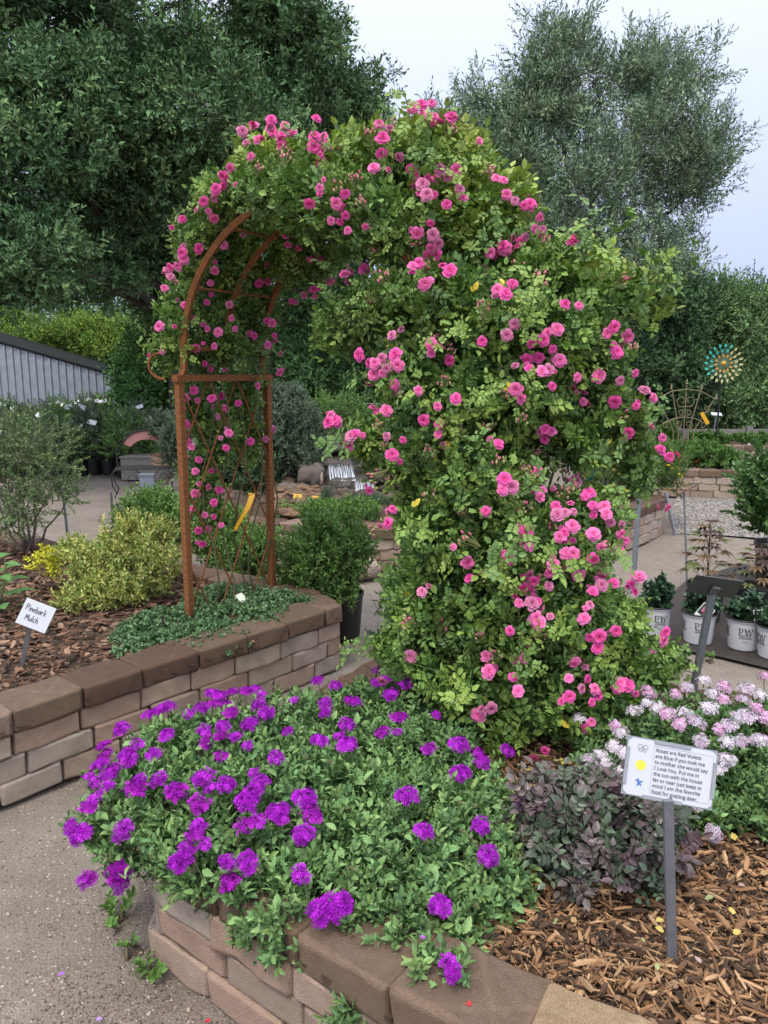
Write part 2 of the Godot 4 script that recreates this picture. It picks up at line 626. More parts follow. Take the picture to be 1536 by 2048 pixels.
func rose_flower(sd: int, open: float, pal: Array) -> ArrayMesh:
	var r := RandomNumberGenerator.new()
	r.seed = sd
	var m := MB.new()
	var ns := [6, 7, 7, 6, 5]
	var rad := [1.0, 0.9, 0.74, 0.52, 0.32]
	var el := [0.12, 0.38, 0.68, 1.0, 1.25]
	var big := 0.025
	for k in 5:
		for i in ns[k]:
			var a: float = TAU * (i + r.randf_range(-0.22, 0.22)) / ns[k] + k * 0.55
			var e: float = el[k] * (1.0 if open > 0.5 else 1.25) + r.randf_range(-0.14, 0.14)
			var out := Vector3(cos(a), 0, sin(a))
			var sidev := Vector3(-sin(a), 0, cos(a))
			var l: float = big * rad[k] * r.randf_range(0.88, 1.12)
			var w: float = l * r.randf_range(0.85, 1.1) + 0.003
			var o: Vector3 = Vector3(0, 0.002 + 0.0018 * k, 0) + out * 0.0012
			var d1: Vector3 = (out * cos(e + 0.25) + Vector3.UP * sin(e + 0.25))
			var d2: Vector3 = (out * cos(e - 0.3) + Vector3.UP * sin(e - 0.3))
			var mid := o + d1 * l * 0.55
			var end := mid + d2 * l * 0.48
			var g := r.randf_range(0.85, 1.1)
			var inner: float = k / 4.0
			var cin: Color = (pal[0] * g).lerp(pal[1] * g, inner)
			var cout: Color = (pal[2] * g).lerp(pal[3] * g, inner)
			var ml := mid - sidev * w * 0.46 + Vector3.UP * 0.002
			var mr := mid + sidev * w * 0.46 + Vector3.UP * 0.002
			var el2 := end - sidev * w * 0.3
			var er := end + sidev * w * 0.3
			var tip := end + d2 * l * 0.06 - Vector3.UP * 0.001
			m.tri(o, ml, mid, cin); m.tri(o, mid, mr, cin)
			m.tri(ml, el2, mid, cout); m.tri(mid, er, mr, cout)
			m.tri(mid, el2, tip, cout); m.tri(mid, tip, er, cout)
	if open > 0.7:
		for i in 9:
			var a := TAU * i / 9.0
			var p := Vector3(cos(a) * 0.004, 0.013, sin(a) * 0.004)
			m.leaf(p, (Vector3.UP + Vector3(cos(a), 0, sin(a)) * 0.5).normalized(), Vector3(cos(a + 1.0), 0.2, sin(a + 1.0)), 0.006, 0.003, Color(0.75, 0.5, 0.08), 0.2, false)
	for i in 5:
		var a := TAU * i / 5.0
		m.leaf(Vector3(0, 0.001, 0), (Vector3(cos(a), -0.1, sin(a))).normalized(), Vector3.UP, 0.016, 0.006, Color(0.12, 0.2, 0.05), 0.2, false)
	m.tube(PackedVector3Array([Vector3(0, -0.05, 0), Vector3(0.002, 0, 0)]), 0.0014, 0.0022, 4, Color(0.14, 0.2, 0.06), false)
	return m.mesh()
func bud_sprig(sd: int) -> ArrayMesh:
	var r := RandomNumberGenerator.new()
	r.seed = sd
	var m := MB.new()
	for i in 8:
		var d := (Vector3.UP + rand_r(r) * 0.55).normalized()
		var l := r.randf_range(0.03, 0.06)
		m.tube(PackedVector3Array([Vector3.ZERO, d * l]), 0.0012, 0.0009, 3, Color(0.22, 0.24, 0.09), false)
		m.lathe(d * l, [[0.0, -0.004], [0.004, 0.001], [0.0035, 0.006], [0.0, 0.012]], 5, [Color(0.5, 0.34, 0.2), Color(0.62, 0.16, 0.24), Color(0.33, 0.33, 0.13)][i % 3])
	return m.mesh()
func verbena_head(sd: int, cols: Array, rad: float, nf: int) -> ArrayMesh:
	var r := RandomNumberGenerator.new()
	r.seed = sd
	var m := MB.new()
	m.tube(PackedVector3Array([Vector3(0, -0.09, 0), Vector3(0.004, -0.03, 0), Vector3(0, 0, 0)]), 0.0018, 0.0016, 4, Color(0.14, 0.22, 0.07), false)
	var sx := r.randf_range(0.8, 1.25)
	for i in nf:
		var t := (i + 0.5) / nf
		var el := acos(1.0 - t * 0.95)
		var a := i * 2.39996 + r.randf_range(-0.2, 0.2)
		var d := Vector3(sin(el) * cos(a), cos(el), sin(el) * sin(a)).normalized()
		var ctr := Vector3(d.x * rad * sx, d.y * rad * 0.62, d.z * rad) * r.randf_range(0.72, 1.22)
		m.tube(PackedVector3Array([Vector3(0, 0, 0), ctr]), 0.0011, 0.0011, 3, cols[0] * 0.7, false)
		var nn := (d + Vector3.UP * 0.25 + rand_r(r) * 0.6).normalized()
		var x := nn.cross(Vector3(0.3, 0.2, 0.9)).normalized()
		var z := nn.cross(x)
		var pl := rad * r.randf_range(0.34, 0.44)
		var ph := r.randf() * TAU
		var fg := r.randf_range(0.7, 1.25)
		var fc: Color = cols[r.randi() % cols.size()] * fg
		for k in 5:
			var b := ph + TAU * k / 5.0
			var o := x * cos(b) + z * sin(b)
			var s := x * -sin(b) + z * cos(b)
			var g := r.randf_range(0.88, 1.1)
			var c := Color(fc.r * g, fc.g * g, fc.b * g)
			var e := ctr + o * pl * 0.55 + nn * pl * 0.12
			var l := ctr + o * pl - s * pl * 0.42 + nn * r.randf_range(-0.1, 0.25) * pl
			var q := ctr + o * pl + s * pl * 0.42 + nn * r.randf_range(-0.1, 0.25) * pl
			var notch := ctr + o * pl * 0.84 + nn * pl * 0.08
			m.tri(ctr, l, notch, c); m.tri(ctr, notch, q, c)
		m.leaf(ctr + nn * 0.0004, x, nn, pl * 0.2, pl * 0.2, fc * 0.5, 0.0, false)
	return m.mesh()
func rose_leaf_into(m: MB, o: Vector3, d: Vector3, up: Vector3, s: float, r: RandomNumberGenerator, base: Color) -> void:
	var side := d.cross(up).normalized()
	var u := side.cross(d).normalized()
	var n := 3 if r.randf() < 0.55 else 2
	var l := 0.075 * s
	m.tube(PackedVector3Array([o, o + d * l]), 0.0011, 0.0007, 3, Color(0.16, 0.2, 0.06), false)
	for i in n:
		var p := o + d * l * (0.34 + 0.6 * i / n)
		for sg in [-1.0, 1.0]:
			var ld: Vector3 = (side * sg * 0.92 + d * 0.42 + u * r.randf_range(-0.25, 0.3)).normalized()
			var g := r.randf_range(0.85, 1.15)
			m.leaf(p, ld, u, 0.031 * s * r.randf_range(0.85, 1.15), 0.019 * s, Color(base.r * g, base.g * g, base.b * g), 0.22, true, r.randf_range(0.0, 0.25))
	m.leaf(o + d * l, (d + u * r.randf_range(-0.4, 0.1)).normalized(), u, 0.036 * s, 0.022 * s, base, 0.22, true, 0.15)
func rose_leaf(sd: int) -> ArrayMesh:
	var r := RandomNumberGenerator.new()
	r.seed = sd
	var m := MB.new()
	rose_leaf_into(m, Vector3.ZERO, Vector3(0, 0.75, 0.66).normalized(), Vector3(0, 0.66, -0.75), 1.0, r, Color(1, 1, 1))
	return m.mesh()
func rose_twig(sd: int) -> ArrayMesh:
	var r := RandomNumberGenerator.new()
	r.seed = sd
	var m := MB.new()
	var tl := 0.14
	m.tube(PackedVector3Array([Vector3.ZERO, Vector3(0.01, tl * 0.5, 0), Vector3(0.0, tl, 0.01)]), 0.0024, 0.0012, 4, Color(0.10, 0.11, 0.04), false)
	for i in 6:
		var t := (i + 0.6) / 6.0
		var a := i * 2.4 + r.randf() * 0.6
		var el := 1.15 - 0.6 * t + r.randf_range(-0.2, 0.2)
		var d := Vector3(cos(a) * sin(el), cos(el), sin(a) * sin(el))
		var g := r.randf_range(0.8, 1.15)
		rose_leaf_into(m, Vector3(0.005, t * tl, 0), d, (Vector3.UP + rand_r(r) * 0.3).normalized(), r.randf_range(0.75, 1.1), r, Color(g, g, g))
	return m.mesh()

# ------------------------------------------------------------------ stones
func stone(sd: int, rough: float, flat := 1.0) -> ArrayMesh:
	var f := FastNoiseLite.new()
	f.seed = sd
	f.frequency = 0.9
	f.fractal_octaves = 3
	var st := SurfaceTool.new()
	st.begin(Mesh.PRIMITIVE_TRIANGLES)
	st.set_smooth_group(0)
	var nu := 14
	var nv := 9
	var pt := func_grid(f, rough, flat, nu, nv)
	for i in nv:
		for j in nu:
			for e in [[0, 0], [0, 1], [1, 1], [0, 0], [1, 1], [1, 0]]:
				st.set_color(Color(1, 1, 1))
				st.add_vertex(pt[i + e[0]][(j + e[1]) % nu])
	st.generate_normals()
	return st.commit()
func func_grid(f: FastNoiseLite, rough: float, flat: float, nu: int, nv: int) -> Array:
	var g := []
	for i in nv + 1:
		var row := []
		var th := PI * i / nv
		for j in nu:
			var a := TAU * j / nu
			var d := Vector3(sin(th) * cos(a), cos(th), sin(th) * sin(a))
			if i == 0: d = Vector3.UP
			if i == nv: d = Vector3.DOWN
			var bx := 1.0 / maxf(absf(d.x), maxf(absf(d.y), absf(d.z)))
			var k := lerpf(1.0, bx, 0.5) * (1.0 + rough * f.get_noise_3dv(d * 1.6) + rough * 0.4 * f.get_noise_3dv(d * 5.0))
			row.append(Vector3(d.x * k, d.y * k * flat, d.z * k))
		g.append(row)
	return g

# ------------------------------------------------------------------ builders of repeated things
var M := {}
func pot_mesh(r0: float, r1: float, h: float, rim: float, col: Color) -> ArrayMesh:
	var m := MB.new()
	m.lathe(Vector3.ZERO, [[0.0, 0.0], [r0 * 0.96, 0.0], [r0, 0.006], [r1, h - rim], [r1 + 0.006, h - rim + 0.002], [r1 + 0.007, h], [r1 - 0.002, h], [r1 - 0.006, h - 0.03], [r0 - 0.005, 0.01]], 28, col)
	return m.mesh()
func soil_disc(r: float, y: float) -> ArrayMesh:
	var m := MB.new()
	m.lathe(Vector3(0, y, 0), [[r, -0.02], [r * 0.6, 0.004], [0.0, 0.008]], 16, Color(0.045, 0.032, 0.022))
	return m.mesh()
func post_box(parent: Node, called: String, a: Vector3, b: Vector3, w: float, d: float, col: Color, m: Material, side := Vector3.RIGHT) -> MeshInstance3D:
	var mb := MB.new()
	var y := (b - a).normalized()
	var x := (side - y * side.dot(y)).normalized()
	var t := Transform3D(Basis(x, y, x.cross(y)), (a + b) * 0.5)
	mb.box(t, Vector3(w, a.distance_to(b), d), col)
	return part(called, mb.mesh(), m, parent)
func arc(ctr: Vector3, x: Vector3, y: Vector3, r: float, a0: float, a1: float, n: int) -> PackedVector3Array:
	var p := PackedVector3Array()
	for i in n + 1:
		var a := lerpf(a0, a1, float(i) / n)
		p.append(ctr + x * cos(a) * r + y * sin(a) * r)
	return p
func spiral(ctr: Vector3, x: Vector3, y: Vector3, r0: float, r1: float, a0: float, a1: float, n: int) -> PackedVector3Array:
	var p := PackedVector3Array()
	for i in n + 1:
		var t := float(i) / n
		var a := lerpf(a0, a1, t)
		var r := lerpf(r0, r1, t)
		p.append(ctr + x * cos(a) * r + y * sin(a) * r)
	return p
func limb(m: MB, a: Vector3, b: Vector3, r0: float, r1: float, wob: float, col: Color, k := 6) -> void:
	var p := PackedVector3Array()
	for i in 5:
		var t := i / 4.0
		p.append(a.lerp(b, t) + (rand_dir() * wob if i > 0 and i < 4 else Vector3.ZERO))
	m.tube(p, r0, r1, k, col)
func tree(called: String, label: String, base: Vector3, trunk_top: Vector3, r: float, bl: Array, n: int, meshes: Array, m: Material, opt: Dictionary, group := "") -> Node3D:
	var t := thing(called, label, "tree", base, 0.0, group)
	var mb := MB.new()
	limb(mb, Vector3.ZERO, trunk_top - base, r, r * 0.7, r * 0.3, Color(1, 1, 1), 9)
	part("trunk", mb.mesh(), M.bark, t)
	var lb := MB.new()
	for b in bl:
		var c: Vector3 = b[0]
		limb(lb, trunk_top - base - Vector3(0, 0.3, 0), c - base, r * 0.45, r * 0.1, 0.25, Color(1, 1, 1), 5)
		var rr: Vector3 = b[1]
		for i in 5:
			limb(lb, c - base, c + rr * rand_dir() * 0.9 - base, r * 0.1, 0.006, 0.12, Color(1, 1, 1), 4)
	var br := part("branches", lb.mesh(), M.bark, t)
	br.set_meta("kind", "stuff")
	var cl := clumps(bl, opt.get("per", 10), opt.get("k0", 0.3), opt.get("k1", 0.55), opt.get("tall", 0.8))
	foliage_local(t, "crown", cl, n, meshes, m, opt)
	return t
func foliage_local(t: Node3D, called: String, bl: Array, n: int, meshes: Array, m: Material, opt: Dictionary) -> void:
	var inv := t.transform.affine_inverse()
	for k in meshes.size():
		var f := fill(bl, n / meshes.size(), opt)
		var ts := []
		for x in f[0]:
			ts.append(inv * x)
		scatter(called, meshes[k], m, ts, f[1], t)
func shrub(called: String, label: String, category: String, base: Vector3, bl: Array, n: int, meshes: Array, m: Material, opt: Dictionary, group := "", stems := 6) -> Node3D:
	var t := thing(called, label, category, base, 0.0, group)
	var mb := MB.new()
	for i in stems:
		var b: Array = bl[i % bl.size()]
		var e: Vector3 = b[0] + b[1] * rand_dir() * 0.5
		limb(mb, Vector3(rng.randf_range(-0.03, 0.03), -0.01, rng.randf_range(-0.03, 0.03)), e - base, 0.009, 0.003, 0.03, Color(0.13, 0.1, 0.06), 5)
	part("stem", mb.mesh(), M.plain, t)
	foliage_local(t, "foliage", bl, n, meshes, m, opt)
	return t
func leaf_parts(t: Node3D, called: String, bl: Array, n: int, meshes: Array, mats: Array, opt: Dictionary) -> void:
	# the largest leaves: those on the side of the volume that can be seen, each a part of its own
	var inv := t.transform.affine_inverse()
	var made := 0
	var tries := 0
	while made < n and tries < 40:
		tries += 1
		var f := fill(bl, n, opt)
		for x in f[0]:
			if made >= n:
				break
			var p: Vector3 = x.origin
			var view := (Vector3(0, EYE, 0) - p).normalized()
			if sdf(p, bl) < -0.015 or sdf(p + view * 0.12, bl) < 0.02:
				continue
			part(called, meshes[made % meshes.size()], mats[made % mats.size()], t, inv * x)
			made += 1
func card(w: float, h: float, d: float, col: Color) -> ArrayMesh:
	var m := MB.new()
	m.box(Transform3D.IDENTITY, Vector3(w, h, d), col)
	return m.mesh()
func facing(at: Vector3, tilt: float, roll: float, turn := 0.0) -> Transform3D:   # a board upright, facing the path, tilted back and rolled
	var b := Basis(Vector3.UP, turn) * Basis(Vector3.RIGHT, -tilt) * Basis(Vector3.BACK, roll)
	return Transform3D(b, at)

func make_materials() -> void:
	var grain := ImageTexture.create_from_image(noise_img(512, 0.045, 4, 11))
	var grit := ImageTexture.create_from_image(noise_img(512, 0.28, 4, 13))
	var fine := ImageTexture.create_from_image(noise_img(512, 0.12, 3, 12))
	M.plain = mat("plain", Color(1, 1, 1), 0.75)
	var conc := grain_tex(512, [Color(0.42, 0.38, 0.34), Color(0.85, 0.80, 0.74), Color(1.0, 0.98, 0.95), Color(1, 1, 1)], 0.014, 0.16, 21, 0.5, 0.2, Color(0.42, 0.36, 0.3))
	for c in [Color(0.48, 0.365, 0.30), Color(0.54, 0.45, 0.38), Color(0.45, 0.325, 0.255), Color(0.51, 0.44, 0.345), Color(0.48, 0.415, 0.36), Color(0.52, 0.395, 0.32), Color(0.40, 0.315, 0.26)]:
		block_mats.append(textured("wall_block", conc, 0.5, 0.95, c, true, grit, 0.9))
	for c in [Color(0.17, 0.105, 0.075), Color(0.25, 0.175, 0.13), Color(0.20, 0.14, 0.095), Color(0.31, 0.225, 0.18), Color(0.15, 0.09, 0.065), Color(0.22, 0.155, 0.11)]:
		cap_mats.append(textured("cap_block", conc, 0.42, 0.95, c, true, grit, 0.9))
	M.tan_cap = textured("tan_cap_block", conc, 0.35, 0.93, Color(0.42, 0.31, 0.19), true, grit, 0.8)
	for k in 5:
		block_meshes.append(rounded_block(Vector3(0.3, 0.1, 0.18), 0.014, 40 + k, 0.014))
		cap_meshes.append(rounded_block(Vector3(0.3, 0.104, 0.225), 0.015, 60 + k, 0.014))
	var sand := grain_tex(1024, [Color(0.10, 0.08, 0.06), Color(0.33, 0.275, 0.22), Color(0.46, 0.395, 0.325), Color(0.8, 0.72, 0.62)], 0.006, 0.13, 31, 0.82, 0.22, Color(0.14, 0.115, 0.09))
	M.sand = textured("sandy_path", sand, 0.9, 0.96, Color(0.61, 0.61, 0.63), true, fine, 0.5)
	var patch := grain_tex(512, [Color(0.62, 0.6, 0.58), Color(0.86, 0.85, 0.84), Color(1, 1, 1), Color(1, 1, 1)], 0.008, 0.05, 35, 0.35, 0.03, Color(0.6, 0.56, 0.5))
	M.sand.detail_enabled = true
	M.sand.detail_albedo = patch
	M.sand.detail_blend_mode = BaseMaterial3D.BLEND_MODE_MUL
	M.sand.detail_uv_layer = BaseMaterial3D.DETAIL_UV_2
	M.sand.uv2_triplanar = true
	M.sand.uv2_world_triplanar = true
	M.sand.uv2_scale = Vector3.ONE / 3.7
	var grav := grain_tex(512, [Color(0.3, 0.26, 0.23), Color(0.42, 0.38, 0.34), Color(0.5, 0.46, 0.42), Color(0.62, 0.58, 0.54)], 0.02, 0.2, 33, 0.8, 0.25, Color(0.25, 0.21, 0.18))
	M.gravel = textured("gravel_sheet", grav, 0.7, 0.95, Color(0.7, 0.7, 0.7), true, fine, 0.6)
	var soil := grain_tex(512, [Color(0.02, 0.013, 0.008), Color(0.05, 0.03, 0.018), Color(0.09, 0.055, 0.032), Color(0.16, 0.1, 0.06)], 0.015, 0.1, 37, 0.6, 0.1, Color(0.14, 0.09, 0.055))
	M.soil = textured("bed_soil", soil, 0.5, 0.97, Color(1, 1, 1), true, fine, 1.0)
	var rust := grain_tex(512, [Color(0.03, 0.011, 0.006), Color(0.12, 0.04, 0.014), Color(0.36, 0.14, 0.038), Color(0.55, 0.30, 0.11)], 0.03, 0.14, 41, 0.5, 0.05, Color(0.05, 0.02, 0.01))
	M.rust = textured("rusty_iron", rust, 0.22, 0.9, Color(1, 1, 1), true, fine, 0.1)
	var rock := grain_tex(512, [Color(0.04, 0.032, 0.026), Color(0.10, 0.08, 0.065), Color(0.17, 0.14, 0.115), Color(0.28, 0.24, 0.2)], 0.012, 0.08, 43, 0.5, 0.05, Color(0.3, 0.27, 0.24))
	M.rock = textured("boulder", rock, 0.8, 0.75, Color(0.8, 0.8, 0.8), true, fine, 1.2)
	M.wet_rock = textured("wet_boulder", rock, 0.7, 0.25, Color(0.34, 0.31, 0.29), true, fine, 1.0)
	M.pale_rock = textured("pale_stone", conc, 0.6, 0.9, Color(0.38, 0.31, 0.25), true, grain, 1.5)
	var barkt := grain_tex(256, [Color(0.03, 0.024, 0.02), Color(0.06, 0.05, 0.042), Color(0.10, 0.085, 0.072), Color(0.16, 0.14, 0.12)], 0.02, 0.1, 47, 0.5, 0.05, Color(0.02, 0.016, 0.012))
	M.bark = textured("bark", barkt, 0.6, 0.95, Color(1, 1, 1), true, grain, 1.5)
	var wood := grain_tex(256, [Color(0.10, 0.09, 0.08), Color(0.19, 0.175, 0.16), Color(0.26, 0.24, 0.22), Color(0.34, 0.31, 0.28)], 0.03, 0.1, 49, 0.5, 0.06, Color(0.08, 0.07, 0.06))
	M.wood = textured("weathered_wood", wood, 0.5, 0.9, Color(1, 1, 1), true)
	M.wood.uv1_scale = Vector3(0.7, 9.0, 0.7)
	var galv := grain_tex(256, [Color(0.25, 0.27, 0.29), Color(0.33, 0.35, 0.37), Color(0.38, 0.40, 0.43), Color(0.46, 0.48, 0.5)], 0.02, 0.1, 51, 0.4, 0.02, Color(0.2, 0.21, 0.22))
	M.galv = textured("galvanized_metal", galv, 0.16, 0.48, Color(1, 1, 1), true)
	M.galv.metallic = 0.55
	M.tin = textured("corrugated_metal", galv, 0.9, 0.5, Color(1.0, 1.03, 1.08), true)
	M.tin.metallic = 0.35
	M.tar = mat("roof_felt", Color(1, 1, 1), 1.0)
	M.tar.metallic_specular = 0.05
	M.black = mat("black_plastic", Color(1, 1, 1), 0.45)
	M.fabric = textured("weed_fabric", soil, 0.3, 0.6, Color(0.5, 0.62, 0.85), true, fine, 0.2)
	M.white = mat("white_plastic", Color(1, 1, 1), 0.35)
	M.paper = mat("white_paper", Color(1, 1, 1), 0.55)
	M.ink = mat("ink", Color(0.05, 0.05, 0.055), 0.7, false)
	M.iron = mat("black_iron", Color(0.03, 0.03, 0.032), 0.55, false, 0.4)
	M.leaf = leafmat("leaf", 0.48)
	M.tree_leaf = mat("tree_leaf", Color(1, 1, 1), 0.6)
	M.tree_leaf.metallic_specular = 0.3
	M.gloss_leaf = leafmat("glossy_leaf", 0.38, Color(0.26, 0.36, 0.1), 0.5)
	M.dull_leaf = leafmat("dull_leaf", 0.6, Color(0.28, 0.36, 0.12), 0.3)
	M.petal = leafmat("petal", 0.6, Color(0.5, 0.42, 0.45), 0.25)
	M.chips = mat("bark_chips", Color(1, 1, 1), 0.9)
	var chipt := grain_tex(256, [Color(0.45, 0.42, 0.4), Color(0.8, 0.78, 0.76), Color(1, 1, 1), Color(1, 1, 1)], 0.03, 0.16, 53, 0.6, 0.08, Color(0.4, 0.36, 0.32))
	M.chips.albedo_texture = chipt
	M.chips.uv1_triplanar = true
	M.chips.uv1_world_triplanar = true
	M.chips.uv1_scale = Vector3.ONE * 12.0
	M.water = mat("falling_water", Color(0.5, 0.54, 0.6), 0.2)
	M.ribbon = leafmat("ribbon", 0.4, Color(0.5, 0.35, 0.08), 0.5)

func _ready() -> void:
	rng.seed = 20240419
	# ---------------------------------------------------------------- camera, sky, sun
	var cam := Camera3D.new()
	cam.name = "camera"
	cam.fov = rad_to_deg(2.0 * atan(1024.0 / FOCAL))
	cam.position = Vector3(0, EYE, 0)
	cam.rotation.x = -pitch
	cam.near = 0.05
	cam.far = 400.0
	add_child(cam)
	cam.current = true
	var env := Environment.new()
	env.background_mode = Environment.BG_SKY
	var sm := ProceduralSkyMaterial.new()
	sm.sky_top_color = Color(0.98, 0.985, 1.0)
	sm.sky_horizon_color = Color(0.475, 0.51, 0.605)
	sm.sky_curve = 1.5
	sm.ground_bottom_color = Color(0.33, 0.32, 0.29)
	sm.ground_horizon_color = Color(0.5, 0.52, 0.5)
	sm.sun_angle_max = 1.0
	sm.sky_energy_multiplier = 1.3
	var ci := noise_img(512, 0.006, 4, 71)
	var cloud := Image.create(512, 256, false, Image.FORMAT_RGBA8)
	for y in 256:
		for x in 512:
			var a := clampf((ci.get_pixel(x, y).r - 0.42) * 0.7, 0.0, 0.25)
			cloud.set_pixel(x, y, Color(0.86, 0.87, 0.9, a))
	sm.sky_cover = ImageTexture.create_from_image(cloud)
	var sky := Sky.new()
	sky.sky_material = sm
	env.sky = sky
	env.tonemap_mode = Environment.TONE_MAPPER_LINEAR
	env.tonemap_exposure = 1.62
	env.sdfgi_enabled = true
	env.ssao_enabled = true
	env.ssil_enabled = true
	var we := WorldEnvironment.new()
	we.name = "environment"
	we.environment = env
	add_child(we)
	var sun := DirectionalLight3D.new()
	sun.name = "sun"
	sun.light_energy = 0.5
	sun.light_color = Color(1.0, 0.97, 0.92)
	sun.light_angular_distance = 16.0
	sun.shadow_enabled = true
	sun.rotation_degrees = Vector3(-62, -25, 0)
	add_child(sun)

	make_materials()
	build_ground()
	build_walls()
	build_background()
	build_trees()
	build_arch()
	build_left_bed()
	build_near_bed()
	build_middle_left()
	build_right_side()
	build_small_details()

# ------------------------------------------------------------------ ground, beds
var near_poly := []
var left_poly := []
func build_ground() -> void:
	var f := FastNoiseLite.new()
	f.seed = 5
	f.frequency = 0.5
	f.fractal_octaves = 3
	var st := SurfaceTool.new()
	st.begin(Mesh.PRIMITIVE_TRIANGLES)
	st.set_smooth_group(0)
	var g := []
	for i in 91:
		var t := (i - 45) / 45.0
		g.append(signf(t) * (6.0 * absf(t) + 144.0 * pow(absf(t), 6.0)))
	var at := []
	for i in 91:
		var row := []
		for j in 91:
			var x: float = g[i]
			var z: float = g[j] - 4.0
			row.append(Vector3(x, 0.03 * f.get_noise_2d(x, z) - 0.012, z))
		at.append(row)
	for i in 90:
		for j in 90:
			for e in [[0, 0], [1, 0], [1, 1], [0, 0], [1, 1], [0, 1]]:
				st.set_color(Color(1, 1, 1))
				st.add_vertex(at[i + e[0]][j + e[1]])
	st.generate_normals()
	struct("ground", st.commit(), M.sand)
	# pale gravel drive on the right
	var gp := [Vector2(3.2, -8.35), Vector2(3.7, -8.25), Vector2(4.3, -8.0), Vector2(7.0, -7.6), Vector2(14.0, -7.4), Vector2(14.0, -10.9), Vector2(4.2, -10.95), Vector2(3.6, -9.6)]
	struct("gravel_drive", sheet(gp, 0.008), M.gravel)
	# pebbles and grit lying on the path
	var pm := MB.new()
	pm.lathe(Vector3.ZERO, [[0.0, 0.75], [0.75, 0.45], [1.0, 0.0], [0.7, -0.5], [0.0, -0.7]], 6, Color(1, 1, 1))
	var peb := pm.mesh()
	var ts := []
	var cs := []
	for i in 24000:
		var far := i % 3 == 0
		var z := -rng.randf_range(1.4, 3.4) if not far else -rng.randf_range(2.6, 6.5)
		var x := rng.randf_range(-1.7, 0.1) if not far else rng.randf_range(-1.2, 3.0)
		var s := 0.0014 + 0.0036 * pow(rng.randf(), 3.0)
		var c := rng.randf_range(0.08, 0.5)
		var b := Basis.from_euler(Vector3(rng.randf(), rng.randf() * TAU, rng.randf())).scaled(Vector3(s * rng.randf_range(0.8, 1.5), s * 0.7, s))
		ts.append(Transform3D(b, Vector3(x, 0.03 * f.get_noise_2d(x, z) - 0.012 + s * 0.25, z)))
		cs.append(Color(c * 1.05, c * 0.9, c * 0.74))
	for i in 9000:
		var x := rng.randf_range(3.2, 6.5)
		var z := -rng.randf_range(8.0, 10.9)
		if not Geometry2D.is_point_in_polygon(Vector2(x, z), PackedVector2Array(gp)):
			continue
		var s := rng.randf_range(0.005, 0.012)
		var c := rng.randf_range(0.10, 0.27)
		ts.append(Transform3D(Basis.from_euler(Vector3(rng.randf(), rng.randf() * TAU, rng.randf())).scaled(Vector3(s, s * 0.7, s)), Vector3(x, 0.012, z)))
		cs.append(Color(c, c * 0.92, c * 0.85))
	var o := scatter("path_grit", peb, M.plain, ts, cs, self)
	tag(o, "loose grit and small pebbles strewn over the sandy path", "pebbles", "", "stuff")

	# dark soil washed up against the near wall's foot
	var sp := [Vector2(-0.95, -2.15), Vector2(-0.7, -2.0), Vector2(-0.3, -1.75), Vector2(0.0, -1.5), Vector2(-0.1, -1.25), Vector2(-0.5, -1.55), Vector2(-0.8, -1.75), Vector2(-1.0, -1.95)]
	ts = []
	cs = []
	for i in 15000:
		var x := rng.randf_range(-1.15, 0.1)
		var z := -rng.randf_range(1.3, 2.3)
		if not Geometry2D.is_point_in_polygon(Vector2(x, z), PackedVector2Array(sp)) and rng.randf() < 0.72:
			continue
		var s := 0.0013 + 0.0036 * pow(rng.randf(), 3.0)
		var c := rng.randf_range(0.05, 0.26)
		ts.append(Transform3D(Basis.from_euler(Vector3(rng.randf(), rng.randf() * TAU, rng.randf())).scaled(Vector3(s, s * 0.8, s)), Vector3(x, 0.03 * f.get_noise_2d(x, z) - 0.012 + s * 0.3, z)))
		cs.append(Color(c * 1.1, c * 0.85, c * 0.65))
	o = scatter("soil_crumbs", peb, M.plain, ts, cs, self)
	tag(o, "dark soil crumbs at the foot of the near block wall", "soil", "", "stuff")

